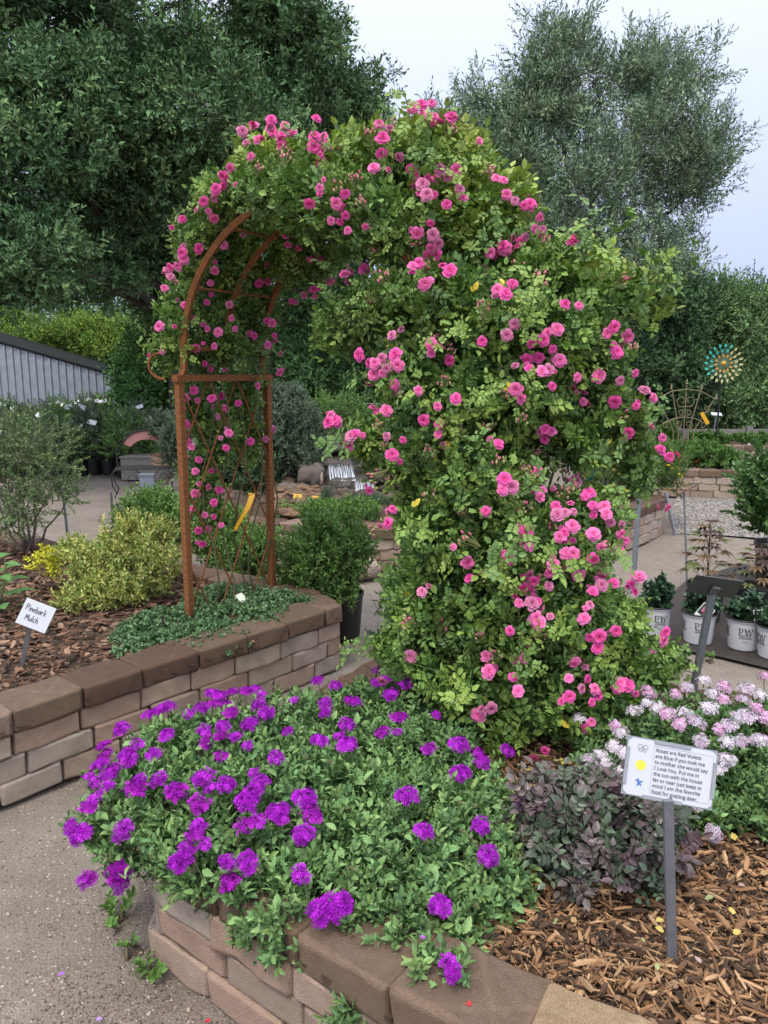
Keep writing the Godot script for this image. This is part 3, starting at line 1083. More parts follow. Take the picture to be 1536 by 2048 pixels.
func build_walls() -> void:
	left_poly = [Vector2(-2.5, -1.9), Vector2(-1.56, -2.88), Vector2(-1.416, -3.07), Vector2(-0.41, -4.22), Vector2(-0.26, -4.42), Vector2(-0.5, -4.8), Vector2(-1.4, -5.4), Vector2(-2.54, -6.05), Vector2(-3.45, -6.75), Vector2(-5.2, -6.4), Vector2(-5.5, -3.0)]
	block_wall("raised_bed_wall", "long curved block wall of the raised bed below the rusty arch and pine bark sign", [left_poly[0], left_poly[1], left_poly[2], left_poly[3], left_poly[4]], -1.0, 4)
	block_wall("raised_bed_wall", "block wall along the back of the pine bark bed, behind the variegated shrub", [left_poly[4], left_poly[5], left_poly[6], left_poly[7], left_poly[8]], -1.0, 4)
	near_poly = [Vector2(-0.77, -2.12), Vector2(-0.52, -1.92), Vector2(-0.05, -1.56), Vector2(0.2, -1.38), Vector2(0.55, -1.18), Vector2(1.1, -0.95), Vector2(2.0, -0.8), Vector2(4.0, -0.8), Vector2(4.0, -3.0), Vector2(2.4, -3.12), Vector2(1.4, -3.1), Vector2(1.15, -3.35), Vector2(0.95, -3.8), Vector2(0.5, -4.05), Vector2(0.1, -3.75), Vector2(-0.25, -3.2), Vector2(-0.72, -2.55)]
	var fr := [near_poly[16], near_poly[0], near_poly[1], near_poly[2], near_poly[3], near_poly[4], near_poly[5], near_poly[6]]
	var nw := block_wall("raised_bed_wall", "block wall under the purple verbena with a tan cap block at its end", fr, -1.0, 4)
	# the one tan cap block
	var best: MeshInstance3D = null
	var bd := 1e9
	for ch in nw.get_children():
		if str(ch.name).begins_with("cap"):
			var d: float = (ch.position + nw.position).distance_to(on(1085, 2005, 0.4) - Vector3(0, 0.05, 0))
			if d < bd:
				bd = d
				best = ch
	best.material_override = M.tan_cap
	best.set_meta("label", "tan cap block beside the mulch")
	block_wall("raised_bed_wall", "block wall at the back of the rose bed, mostly hidden by roses and pink verbena", [near_poly[9], near_poly[10], near_poly[11], near_poly[12], near_poly[13], near_poly[14], near_poly[15], near_poly[16]], -1.0, 4)
	struct("rose_bed_soil", heap(-0.8, 4.0, -4.1, -0.8, near_poly, 0.335, 0.03, 96, 66, 9), M.soil)
	struct("pine_bark_bed_soil", heap(-5.5, -0.2, -6.8, -1.9, left_poly, 0.335, 0.03, 80, 70, 10), M.soil)

func chip_mesh(sd: int, long: float) -> ArrayMesh:
	var r := RandomNumberGenerator.new()
	r.seed = sd
	var m := MB.new()
	var w := 0.07 + 0.05 * (sd % 5)
	if long < 0.8:
		w = 0.35 + 0.2 * r.randf()
	var h := 0.07 + 0.06 * r.randf()
	var p := []
	for x in [-0.5, -0.18, 0.2, 0.5]:
		var e: float = r.randf_range(0.45, 0.95) if absf(x) > 0.4 else 1.0
		var dy := r.randf_range(-0.02, 0.02)
		var dz := r.randf_range(-0.018, 0.018)
		p.append([Vector3(x + r.randf_range(-0.07, 0.07), dy, -w * e * 0.5 + dz), Vector3(x + r.randf_range(-0.07, 0.07), dy + h * e, -w * e * 0.2 + dz), Vector3(x + r.randf_range(-0.07, 0.07), dy + h * e * 0.7, w * e * 0.4 + dz), Vector3(x, dy - h * 0.2, w * e * 0.5 + dz)])
	for i in 3:
		for j in 4:
			var k := (j + 1) % 4
			var c: Vector3 = (p[i][j] + p[i][k] + p[i + 1][j]) / 3.0
			var ax := (Vector3(c.x, 0, 0))
			var nn: Vector3 = (c - ax).normalized()
			var fn: Vector3 = (p[i][k] - p[i][j]).cross(p[i + 1][j] - p[i][j]).normalized()
			if fn.dot(nn) < 0.0:
				fn = -fn
			m.quadn(p[i][j], p[i][k], p[i + 1][k], p[i + 1][j], fn, fn, fn, fn, Color(1, 1, 1))
	m.quad(p[0][0], p[0][1], p[0][2], p[0][3], Color(1, 1, 1))
	m.quad(p[3][3], p[3][2], p[3][1], p[3][0], Color(1, 1, 1))
	return m.mesh()
func mulch(called: String, label: String, poly: Array, x0: float, x1: float, z0: float, z1: float, y: float, n: int, l0: float, l1: float, cols: Array, long: float) -> void:
	var root := Node3D.new()
	root.name = numbered(called)
	add_child(root)
	tag(root, label, "mulch", "", "stuff")
	var pp := PackedVector2Array(poly)
	for k in 5:
		var ts := []
		var cs := []
		while ts.size() < n / 5:
			var x := rng.randf_range(x0, x1)
			var z := rng.randf_range(z0, z1)
			if not Geometry2D.is_point_in_polygon(Vector2(x, z), pp):
				continue
			var l := l0 + (l1 - l0) * pow(rng.randf(), 2.8)
			var b := Basis(Vector3.UP, rng.randf() * TAU) * Basis.from_euler(Vector3(rng.randf_range(-0.6, 0.6), 0, rng.randf_range(-0.28, 0.28)))
			var th := rng.randf_range(0.7, 1.3)
			ts.append(Transform3D(b.scaled_local(Vector3(l, l * th, l * th)), Vector3(x, y + 0.03 * rng.randf(), z)))
			var c: Color = cols[rng.randi() % cols.size()]
			var g := rng.randf_range(0.6, 1.25)
			cs.append(Color(c.r * g, c.g * g, c.b * g))
		scatter("chips", chip_mesh(200 + k, long), M.chips, ts, cs, root)

# ------------------------------------------------------------------ things far behind
func build_background() -> void:
	# corrugated shed end, its top sloping down to the right
	var c0 := off(-260, 613, 17.5)
	var c1 := off(242, 757, 17.5)
	var shed := thing("metal_shed", "silver corrugated metal shed wall with sloping dark roof edge", "shed", Vector3(c1.x, 0, c1.z))
	var w := c1.x - c0.x
	var n := int(w / 0.16)
	for i in n:
		var mb := MB.new()
		var xa := -w + w * i / n
		var xb := -w + w * (i + 1) / n
		var prof := [[0.0, 0.0], [0.30, 0.0], [0.40, 0.03], [0.60, 0.03], [0.70, 0.0], [1.0, 0.0]]
		for k in prof.size() - 1:
			var x0 := lerpf(xa, xb, prof[k][0])
			var x1 := lerpf(xa, xb, prof[k + 1][0])
			var h0 := lerpf(c0.y, c1.y, (x0 + w) / w)
			var h1 := lerpf(c0.y, c1.y, (x1 + w) / w)
			mb.quad(Vector3(x0, -0.02, prof[k][1]), Vector3(x0, h0, prof[k][1]), Vector3(x1, h1, prof[k + 1][1]), Vector3(x1, -0.02, prof[k + 1][1]), Color(1, 1, 1))
		part("panel", mb.mesh(), M.tin, shed)
	var rb := MB.new()
	var dirv := (Vector3(c1.x, c1.y, 0) - Vector3(c0.x, c0.y, 0)).normalized()
	rb.box(Transform3D(Basis(dirv, Vector3(-dirv.y, dirv.x, 0), Vector3.BACK), Vector3(-w * 0.5, (c0.y + c1.y) * 0.5 + 0.03, -0.04)), Vector3(w * 1.02, 0.04, 0.18), Color(0.02, 0.022, 0.025))
	part("roof_edge", rb.mesh(), M.tar, shed)
	var rs := MB.new()
	rs.box(Transform3D(Basis(dirv, Vector3(-dirv.y, dirv.x, 0), Vector3.BACK), Vector3(-w * 0.5, (c0.y + c1.y) * 0.5 + 0.0, -1.5)), Vector3(w * 1.0, 0.02, 2.7), Color(0.03, 0.032, 0.035))
	part("roof", rs.mesh(), M.tar, shed)
	var sb := MB.new()
	sb.box(Transform3D(Basis.IDENTITY, Vector3(-0.02, c1.y * 0.5 - 0.03, -1.4)), Vector3(0.03, c1.y - 0.05, 2.8), Color(0.5, 0.52, 0.55))
	part("side_wall", sb.mesh(), M.tin, shed)
	# low timber wall at the right, behind the far beds
	var a := on(1225, 888, 0.0)
	var tz := -16.2
	var tw := thing("timber_wall", "low grey timber board wall behind the far raised beds", "wall", Vector3(4.6, 0, tz))
	for k in 2:
		for i in 6:
			part("plank", card(1.46, 0.29, 0.05, Color(1, 1, 1)), M.wood, tw, Transform3D(Basis.IDENTITY, Vector3(0.75 + i * 1.5, 0.15 + k * 0.3, rng.randf_range(-0.006, 0.006))))
	for i in 7:
		part("post", card(0.12, 0.66, 0.1, Color(1, 1, 1)), M.wood, tw, Transform3D(Basis.IDENTITY, Vector3(i * 1.5, 0.33, 0.05)))
	# picket fence beyond
	var pf := thing("picket_fence", "dark wooden picket fence beyond the low timber wall", "fence", Vector3(7.6, 0, -18.0))
	for i in 9:
		part("picket", card(0.11, 1.15, 0.03, Color(0.4, 0.4, 0.4)), M.wood, pf, Transform3D(Basis.IDENTITY, Vector3(i * 0.26, 0.575, 0)))
	for y in [0.3, 0.85]:
		part("rail", card(2.3, 0.09, 0.04, Color(0.35, 0.35, 0.35)), M.wood, pf, Transform3D(Basis.IDENTITY, Vector3(1.05, y, -0.04)))
	# wire fence behind the waterfall
	var wf := thing("wire_fence", "thin wire fence on steel stakes behind the waterfall rocks", "fence", Vector3(-3, 0, -13.2))
	for i in 5:
		var mb := MB.new()
		mb.rod(Vector3(i * 1.25 - 0.4, 0, 0), Vector3(i * 1.25 - 0.4, 1.3, 0), 0.014, 6, Color(0.12, 0.15, 0.13))
		part("stake", mb.mesh(), M.plain, wf)
	for k in 3:
		var mb := MB.new()
		mb.rod(Vector3(-0.45, 0.5 + k * 0.37, 0), Vector3(4.65, 0.5 + k * 0.37, 0), 0.004, 4, Color(0.4, 0.42, 0.42))
		part("wire", mb.mesh(), M.plain, wf)

func clumps(bl: Array, per: int, k0: float, k1: float, tall: float) -> Array:
	var out := []
	for b in bl:
		for i in per:
			var c: Vector3 = b[0] + b[1] * rand_dir() * rng.randf_range(0.5, 1.0)
			var r := rng.randf_range(k0, k1)
			out.append([c, Vector3(r * 1.2, r * tall, r * 1.2)])
	return out
func build_trees() -> void:
	var stem := Color(0.07, 0.058, 0.048)
	var oak := []
	for k in 3:
		oak.append(spray(300 + k, 7, 6, 0.095, 0.042, 0.42, stem, [Color(0.125, 0.215, 0.10), Color(0.10, 0.185, 0.09), Color(0.155, 0.25, 0.11)], 0.8))
	var wisp := []
	for k in 3:
		wisp.append(spray(320 + k, 7, 6, 0.085, 0.03, 0.5, stem, [Color(0.215, 0.305, 0.19), Color(0.175, 0.26, 0.165), Color(0.25, 0.335, 0.2)], 0.65))
	var lime := []
	for k in 2:
		lime.append(spray(340 + k, 6, 6, 0.06, 0.03, 0.3, stem, [Color(0.2, 0.3, 0.06), Color(0.16, 0.27, 0.06)], 0.9))
	# far wood
	var far := []
	for i in 17:
		far.append([Vector3(-17 + i * 2.2 + rng.randf_range(-0.5, 0.5), rng.randf_range(0.8, 1.5), -24.5 + rng.randf_range(-1, 1)), Vector3(1.9, rng.randf_range(1.7, 2.9), 1.3)])
	var wd := Node3D.new()
	wd.name = "far_wood"
	add_child(wd)
	tag(wd, "dense dark green wood far behind the garden", "woodland", "", "stuff")
	foliage(wd, "leaves", far, 3300, oak, M.tree_leaf, {"shell": 0.4, "place_depth": 0.6, "up": 0.3, "s0": 1.6, "s1": 2.6, "ymin": 0.05, "tints": [Color(0.8, 0.85, 0.8), Color(1.0, 1.0, 0.9)]})
	# big dark oak on the left
	var L := []
	for b in [[40, 60, 12.5, 190, 140, 1.6], [250, 60, 13.5, 190, 130, 1.6], [450, 70, 14.5, 170, 130, 1.6], [580, 115, 15, 95, 125, 1.4], [50, 260, 11.5, 120, 110, 1.2], [230, 250, 13, 150, 100, 1.5], [400, 270, 13, 150, 110, 1.5], [560, 270, 14.5, 140, 110, 1.4], [-40, 430, 11, 130, 110, 1.2], [190, 470, 14, 80, 90, 1.2], [330, 400, 14, 120, 90, 1.3], [30, 530, 11, 100, 70, 1.0], [180, 545, 14.5, 120, 50, 1.2], [330, 540, 15, 120, 80, 1.2], [480, 430, 15, 110, 110, 1.2], [690, 235, 16, 70, 70, 1.2], [660, 330, 16, 110, 80, 1.2], [-160, 200, 12, 150, 250, 1.5], [370, 620, 16.5, 60, 50, 0.8]]:
		L.append(blob(b[0], b[1], b[2], b[3], b[4], b[5]))
	tree("oak_tree", "huge dark leafy oak overhanging the metal shed", Vector3(-4.1, 0, -15.6), Vector3(-4.0, 3.2, -15.4), 0.24, L, 9000, oak, M.tree_leaf, {"per": 13, "k0": 0.3, "k1": 0.62, "tall": 0.7, "inset": 0.2, "shell": 0.8, "place_depth": 9.0, "up": 0.35, "wild": 0.6, "s0": 0.7, "s1": 1.25, "over": 0.14, "tints": [Color(0.95, 1.0, 0.95), Color(0.8, 0.9, 0.85), Color(1.15, 1.15, 1.0)]})
	# airy tree on the right
	var R := []
	for b in [[1110, 140, 18, 60, 110, 1.1], [1020, 205, 18, 85, 100, 1.3], [1200, 200, 18, 120, 110, 1.4], [1330, 210, 18.5, 100, 90, 1.2], [945, 290, 18, 65, 75, 1.2], [1080, 300, 17.5, 150, 110, 1.5], [1240, 330, 17.5, 150, 110, 1.5], [1400, 330, 18.5, 90, 70, 1.1], [1000, 400, 17.5, 130, 90, 1.4], [1160, 440, 17, 150, 90, 1.5], [1310, 440, 18, 120, 80, 1.2], [870, 340, 17.5, 80, 90, 1.2], [1230, 540, 17, 150, 80, 1.4], [1330, 570, 17, 70, 90, 1.0], [790, 330, 17.5, 60, 70, 1.0], [1060, 540, 17, 120, 80, 1.2]]:
		R.append(blob(b[0], b[1], b[2], b[3], b[4], b[5]))
	var rt := tree("airy_tree", "tall airy grey green tree behind the rose arch", Vector3(4.4, 0, -18.2), Vector3(4.5, 3.6, -18.0), 0.2, R, 3900, wisp, M.tree_leaf, {"per": 11, "k0": 0.3, "k1": 0.6, "tall": 1.25, "inset": 0.2, "shell": 0.9, "place_depth": 9.0, "up": 0.55, "wild": 0.5, "s0": 0.7, "s1": 1.3, "over": 0.28, "tints": [Color(1, 1, 1), Color(0.85, 0.95, 0.95), Color(1.15, 1.12, 1.05)]})
	# darker trees and hedge at the right, behind the timber wall
	var specs := [
		["dark_evergreen", "dark dense evergreen behind the scrolled trellis", [[1290, 700, 17.2, 70, 110, 0.9], [1340, 640, 17.4, 60, 60, 0.8], [1360, 780, 17, 70, 90, 0.8]], oak, 1300, [Color(0.55, 0.62, 0.6), Color(0.7, 0.78, 0.7)]],
		["bamboo_clump", "bushy pale green bamboo behind the wind spinner", [[1450, 690, 18, 60, 90, 0.8], [1500, 660, 18.5, 60, 60, 0.8], [1540, 720, 18, 70, 100, 0.9], [1430, 800, 17.6, 70, 60, 0.7], [1520, 800, 17.6, 60, 60, 0.7], [1420, 625, 18.5, 40, 40, 0.6]], wisp, 1700, [Color(0.95, 1.1, 0.7), Color(0.75, 0.9, 0.6)]],
		["lime_shrub", "bright lime green shrub rising behind the metal shed roof", [[40, 660, 21.2, 110, 36, 0.9], [-60, 640, 21.2, 90, 50, 0.9]], lime, 800, [Color(1.3, 1.25, 1.1), Color(1.0, 1.1, 1.0)]],
		["lime_tree", "bright lime green tree just right of the metal shed", [[210, 690, 21.2, 90, 50, 0.9], [150, 665, 21.2, 60, 30, 0.7], [280, 670, 21.2, 60, 40, 0.7]], lime, 1100, [Color(1.35, 1.25, 1.0), Color(1.1, 1.15, 0.95)]],
		["ivy_tree", "dark ivy covered small tree at the shed's right corner", [[310, 740, 16.8, 44, 60, 0.6], [322, 800, 16, 34, 50, 0.5], [285, 790, 16.6, 26, 40, 0.4]], oak, 900, [Color(0.9, 1.15, 0.7), Color(0.7, 0.9, 0.6)]],
		["understorey_tree", "mid green leafy tree seen through the rose arch", [[640, 640, 16.5, 80, 80, 1.0], [720, 720, 16, 80, 80, 1.0], [600, 740, 16, 60, 60, 0.8], [660, 560, 17, 80, 60, 1.0], [800, 620, 17, 80, 100, 1.0], [480, 640, 16.5, 90, 90, 0.9]], oak, 1900, [Color(0.95, 1.1, 0.8), Color(0.75, 0.85, 0.7)]],
	]
	for s in specs:
		var bl := []
		var cx := Vector3.ZERO
		for b in s[2]:
			bl.append(blob(b[0], b[1], b[2], b[3], b[4], b[5]))
			cx += bl[-1][0]
		cx /= bl.size()
		tree(s[0], s[1], Vector3(cx.x, 0, cx.z), Vector3(cx.x, maxf(0.5, cx.y - 0.3), cx.z), 0.07, bl, s[4], s[3], M.tree_leaf, {"per": 14, "k0": 0.22, "k1": 0.42, "tall": 0.9, "inset": 0.2, "shell": 0.8, "place_depth": 9.0, "up": 0.45, "wild": 0.6, "s0": 0.8, "s1": 1.3, "over": 0.2, "ymin": 0.05, "tints": s[5]})

# ------------------------------------------------------------------ the arch and its rose
func build_arch() -> void:
	var A := Vector3(-1.097, 0, -4.196)
	var B := Vector3(-0.717, 0, -4.803)
	var C := Vector3(0.17, 0, -3.08)
	var D := C + B - A
	var lo := 0.30
	var top := 1.71
	var ar := thing("garden_arch", "rusty iron garden arch with diamond lattice side panels", "arch", A)
	var sp := (B - A).normalized()
	var across := (C - A).normalized()
	for s in [[A, B], [C, D]]:
		var p: Vector3 = s[0] - A
		var q: Vector3 = s[1] - A
		for e in [p, q]:
			post_box(ar, "post", e + Vector3(0, lo, 0), e + Vector3(0, top, 0), 0.037, 0.037, Color(1, 1, 1), M.rust, sp)
		post_box(ar, "top_rail", p + Vector3(0, top + 0.012, 0) - sp * 0.03, q + Vector3(0, top + 0.012, 0) + sp * 0.03, 0.045, 0.036, Color(1, 1, 1), M.rust, across)
		post_box(ar, "upper_rail", p + Vector3(0, top + 0.17, 0) + sp * 0.03, q + Vector3(0, top + 0.17, 0) - sp * 0.03, 0.022, 0.022, Color(1, 1, 1), M.rust, across)
		# lattice rods, crossing in diamonds
		for fam in [[1.0, [-1.05, -0.75, -0.42, -0.02, 0.3, 0.62]], [-1.0, [0.3, 0.62, 0.98, 1.35, 1.72, 2.05]]]:
			for t0 in fam[1]:
				var k: float = fam[0] * 1.05
				var d0 := 0.0
				var d1 := 1.0
				var f: float = t0
				# clip t = f + k * d to 0..1
				var ea := (0.02 - f) / k
				var eb := (0.98 - f) / k
				d0 = maxf(d0, minf(ea, eb))
				d1 = minf(d1, maxf(ea, eb))
				if d1 - d0 < 0.06:
					continue
				var mb := MB.new()
				var pa: Vector3 = p.lerp(q, f + k * d0) + Vector3(0, lerpf(top, lo, d0), 0) + across * (0.008 if k > 0.0 else -0.004)
				var pb: Vector3 = p.lerp(q, f + k * d1) + Vector3(0, lerpf(top, lo, d1), 0) + across * (0.008 if k > 0.0 else -0.004)
				mb.tube(PackedVector3Array([pa, pa.lerp(pb, 0.5), pb]), 0.0056, 0.0056, 5, Color(1, 1, 1))
				part("lattice_rod", mb.mesh(), M.rust, ar)
	# three hoops
	for f in [0.06, 0.5, 0.94]:
		var p: Vector3 = A.lerp(B, f) - A
		var q: Vector3 = C.lerp(D, f) - A
		var path := PackedVector3Array()
		if f != 0.5:
			path.append(p + Vector3(0, top + 0.01, 0) - sp * 0.03 * (1.0 if f < 0.5 else -1.0))
			path.append(p + Vector3(0, top + 0.06, 0))
		for i in 29:
			var t := PI * i / 28.0
			path.append((p + q) * 0.5 - (q - p) * 0.5 * cos(t) + Vector3(0, 1.82 + 0.71 * sin(t), 0))
		if f != 0.5:
			path.append(q + Vector3(0, top + 0.06, 0))
			path.append(q + Vector3(0, top + 0.01, 0))
		var mb := MB.new()
		mb.tube(path, 0.021, 0.021, 4, Color(1, 1, 1), true, PI / 4.0, true)
		part("hoop", mb.mesh(), M.rust, ar)
	for i in 5:
		var t := PI * (i + 1) / 6.0
		var a := (C - A) * 0.5 * (1.0 - cos(t)) + Vector3(0, 1.83 + 0.71 * sin(t), 0)
		var mb := MB.new()
		mb.rod(a + sp * 0.04, a + (B - A) * 0.95, 0.007, 5, Color(1, 1, 1))
		part("cross_rod", mb.mesh(), M.rust, ar)
	# scroll on the outside of the joint
	var sc := MB.new()
	sc.tube(spiral(Vector3(-0.085, 1.80, 0.02), Vector3.RIGHT, Vector3.UP, 0.085, 0.05, -1.4, -4.6, 14), 0.009, 0.008, 5, Color(1, 1, 1))
	part("scroll", sc.mesh(), M.rust, ar)

	# ------- the climbing rose
	var bl := []
	for b in [[350, 640, 4.35, 24, 70, 0.16], [385, 505, 4.35, 34, 65, 0.2], [445, 402, 4.2, 50, 48, 0.26], [540, 362, 4.0, 72, 42, 0.34], [640, 356, 3.85, 90, 48, 0.36], [740, 346, 3.7, 95, 52, 0.38], [840, 348, 3.6, 95, 60, 0.38], [905, 385, 3.55, 80, 80, 0.36], [520, 385, 3.66, 50, 40, 0.16], [600, 380, 3.5, 66, 46, 0.16], [690, 395, 3.36, 80, 54, 0.18], [780, 440, 3.25, 80, 60, 0.18],
		[640, 400, 3.75, 100, 50, 0.28], [760, 430, 3.5, 110, 80, 0.32], [880, 470, 3.45, 125, 95, 0.34], [975, 460, 3.5, 90, 85, 0.32], [1050, 545, 3.4, 80, 60, 0.3], [1150, 580, 3.4, 85, 50, 0.26], [1240, 580, 3.4, 50, 26, 0.16], [1300, 590, 3.42, 26, 14, 0.1],
		[860, 600, 3.3, 120, 85, 0.33], [980, 650, 3.25, 130, 95, 0.36], [1110, 670, 3.3, 110, 85, 0.34], [1185, 750, 3.3, 62, 85, 0.26], [1245, 835, 3.3, 48, 55, 0.2], [830, 730, 3.25, 80, 75, 0.28], [745, 620, 3.5, 70, 55, 0.26], [690, 655, 3.6, 55, 40, 0.2],
		[900, 800, 3.2, 105, 85, 0.34], [1030, 790, 3.2, 115, 85, 0.34], [1135, 865, 3.25, 85, 70, 0.28], [825, 890, 3.2, 80, 85, 0.3], [735, 880, 3.2, 36, 34, 0.14], [950, 950, 3.1, 125, 85, 0.38], [870, 1050, 3.1, 90, 95, 0.36], [1000, 1070, 3.05, 115, 95, 0.38], [1120, 1060, 3.1, 95, 90, 0.33], [1190, 1020, 3.1, 50, 50, 0.2],
		[845, 1190, 3.05, 75, 75, 0.3], [970, 1210, 3.0, 125, 95, 0.38], [1110, 1210, 3.0, 120, 95, 0.38], [1215, 1260, 3.0, 75, 85, 0.3], [790, 1280, 3.0, 55, 32, 0.16], [920, 1330, 2.95, 105, 75, 0.33], [1060, 1350, 2.88, 125, 85, 0.33], [1185, 1370, 2.92, 95, 70, 0.28], [1000, 1430, 2.82, 95, 36, 0.22], [1110, 1450, 2.8, 80, 36, 0.2], [1290, 1330, 3.05, 45, 40, 0.16],
		[505, 600, 4.75, 50, 115, 0.14], [435, 610, 4.5, 44, 110, 0.1], [450, 490, 4.4, 50, 60, 0.16], [555, 470, 4.7, 60, 55, 0.28], [690, 470, 4.4, 130, 45, 0.26], [610, 530, 4.6, 60, 40, 0.2], [1275, 940, 3.3, 30, 45, 0.12], [430, 690, 4.5, 60, 40, 0.1], [1330, 1310, 3.05, 22, 18, 0.08]]:
		bl.append(blob(b[0], b[1], b[2], b[3], b[4], b[5]))
	var ro := thing("climbing_rose", "climbing rose with pink double flowers covering the rusty arch", "rose bush", Vector3(0.5, 0.33, -2.95))
	var inv := ro.transform.affine_inverse()
	# canes
	var roots := [Vector3(0.35, 0.33, -2.85), Vector3(0.5, 0.33, -3.0), Vector3(0.62, 0.33, -2.95), Vector3(0.45, 0.33, -3.15), Vector3(0.75, 0.33, -3.05)]
	for i in 26:
		var b: Array = bl[22 + (i * 7) % 26]
		var r0: Vector3 = roots[i % 5]
		var e: Vector3 = b[0]
		var mid := Vector3(lerpf(r0.x, e.x, 0.35), lerpf(r0.y, e.y, 0.65), lerpf(r0.z, e.z, 0.35)) + rand_dir() * 0.08
		var path := PackedVector3Array()
		for k in 9:
			var t := k / 8.0
			path.append(inv * (r0.lerp(mid, t).lerp(mid.lerp(e, t), t)))
		var mb := MB.new()
		mb.tube(path, 0.011, 0.004, 6, [Color(0.10, 0.075, 0.04), Color(0.11, 0.13, 0.05), Color(0.08, 0.05, 0.03)][i % 3])
		part("cane", mb.mesh(), M.plain, ro)
	for i in 5:
		var a := Vector3(-1.0 + 0.07 * i, 0.33, -4.35 - 0.1 * i)
		var path := PackedVector3Array()
		for k in 9:
			var t := k / 8.0
			path.append(inv * (a + Vector3(0.05 * sin(k * 1.3 + i), t * 1.7, 0.04 * sin(k + i * 2.0) - 0.08 * t)))
		var mb := MB.new()
		mb.tube(path, 0.006, 0.004, 5, Color(0.10, 0.10, 0.045))
		part("cane", mb.mesh(), M.plain, ro)
	var twigs := [rose_twig(401), rose_twig(402), rose_twig(403), rose_twig(404)]
	var green := [Color(0.19, 0.32, 0.078), Color(0.16, 0.285, 0.076), Color(0.22, 0.35, 0.082), Color(0.135, 0.25, 0.075), Color(0.255, 0.375, 0.085)]
	foliage_local(ro, "foliage", bl, 7400, twigs, M.leaf, {"inset": 0.15, "shell": 0.6, "place_depth": 0.26, "up": 0.35, "wild": 0.85, "s0": 0.6, "s1": 1.02, "over": 0.12, "ymin": 0.42, "tints": green})
	# young shoots on top are yellower
	var topb := []
	for i in [3, 4, 5, 6, 7, 14, 15, 17, 18, 19]:
		topb.append([bl[i][0] + Vector3(0, bl[i][1].y * 0.55, 0), bl[i][1] * Vector3(0.85, 0.62, 0.85)])
	foliage_local(ro, "young_shoots", topb, 420, twigs.slice(0, 2), M.leaf, {"inset": 0.15, "shell": 0.3, "place_depth": 0.1, "up": 0.7, "wild": 0.4, "s0": 0.9, "s1": 1.3, "over": 0.15, "tints": [Color(0.36, 0.45, 0.08), Color(0.31, 0.42, 0.085)]})
	# sparse leaves up the left lattice panel
	var lat := []
	for b in [[400, 800, 4.5, 30, 60, 0.09], [430, 880, 4.55, 34, 60, 0.09], [400, 960, 4.5, 26, 50, 0.08], [480, 800, 4.75, 34, 50, 0.1], [500, 880, 4.8, 26, 40, 0.08], [415, 1030, 4.5, 26, 40, 0.06], [330, 720, 4.3, 20, 26, 0.08]]:
		lat.append(blob(b[0], b[1], b[2], b[3], b[4], b[5]))
	foliage_local(ro, "lattice_foliage", lat, 300, twigs.slice(2, 4), M.leaf, {"inset": 0.08, "shell": 0.9, "place_depth": 1.0, "up": 0.4, "wild": 0.8, "s0": 0.6, "s1": 1.0, "tints": green})
	var leaves := [rose_leaf(411), rose_leaf(412), rose_leaf(413)]
	var lm := []
	for c in [Color(0.22, 0.34, 0.07), Color(0.18, 0.30, 0.07), Color(0.26, 0.37, 0.075), Color(0.14, 0.25, 0.07)]:
		var m2 := leafmat("rose_leaf", 0.45)
		m2.albedo_color = c.linear_to_srgb()
		lm.append(m2)
	leaf_parts(ro, "leaf", bl.slice(9, 49), 280, leaves, lm, {"inset": 0.05, "shell": 0.05, "place_depth": 0.02, "up": 0.3, "wild": 0.5, "s0": 0.95, "s1": 1.3, "over": 0.1, "ymin": 0.45})
	var ym := leafmat("yellow_leaf", 0.5)
	ym.albedo_color = Color(0.62, 0.48, 0.05).linear_to_srgb()
	leaf_parts(ro, "yellow_leaf", bl.slice(20, 49), 20, [leaflet_mesh()], [ym], {"shell": 0.05, "place_depth": 0.02, "up": 0.2, "wild": 0.6, "s0": 0.9, "s1": 1.3, "over": 0.12, "ymin": 0.45})
	# flowers, where they are in the photograph, on the skin of the foliage
	var deepc := [Color(0.82, 0.075, 0.36), Color(0.74, 0.04, 0.24), Color(0.90, 0.15, 0.48), Color(0.82, 0.08, 0.34)]
	var palec := [Color(0.86, 0.12, 0.40), Color(0.80, 0.07, 0.30), Color(0.92, 0.25, 0.54), Color(0.86, 0.14, 0.40)]
	var oldc := [Color(0.66, 0.14, 0.33), Color(0.52, 0.07, 0.2), Color(0.74, 0.28, 0.46), Color(0.6, 0.14, 0.3)]
	var fl := [rose_flower(421, 1.0, deepc), rose_flower(422, 0.6, deepc), rose_flower(423, 0.3, deepc), rose_flower(424, 0.9, palec), rose_flower(425, 1.0, palec), rose_flower(426, 0.6, oldc), rose_flower(427, 0.8, deepc), rose_flower(428, 0.4, palec)]
	# long loose shoots that break the outline
	var shoots := [rose_shoot(441), rose_shoot(442), rose_shoot(443)]
	leaf_parts(ro, "shoot", bl, 120, shoots, lm, {"inset": 0.05, "shell": 0.05, "place_depth": 0.03, "up": 0.25, "wild": 0.35, "s0": 0.6, "s1": 1.1, "over": 0.05, "ymin": 0.6})
	leaf_parts(ro, "shoot", bl.slice(17, 20), 16, shoots, lm, {"inset": 0.02, "shell": 0.05, "place_depth": 0.03, "up": 0.1, "wild": 0.3, "s0": 0.7, "s1": 1.1, "over": 0.05, "ymin": 0.6})
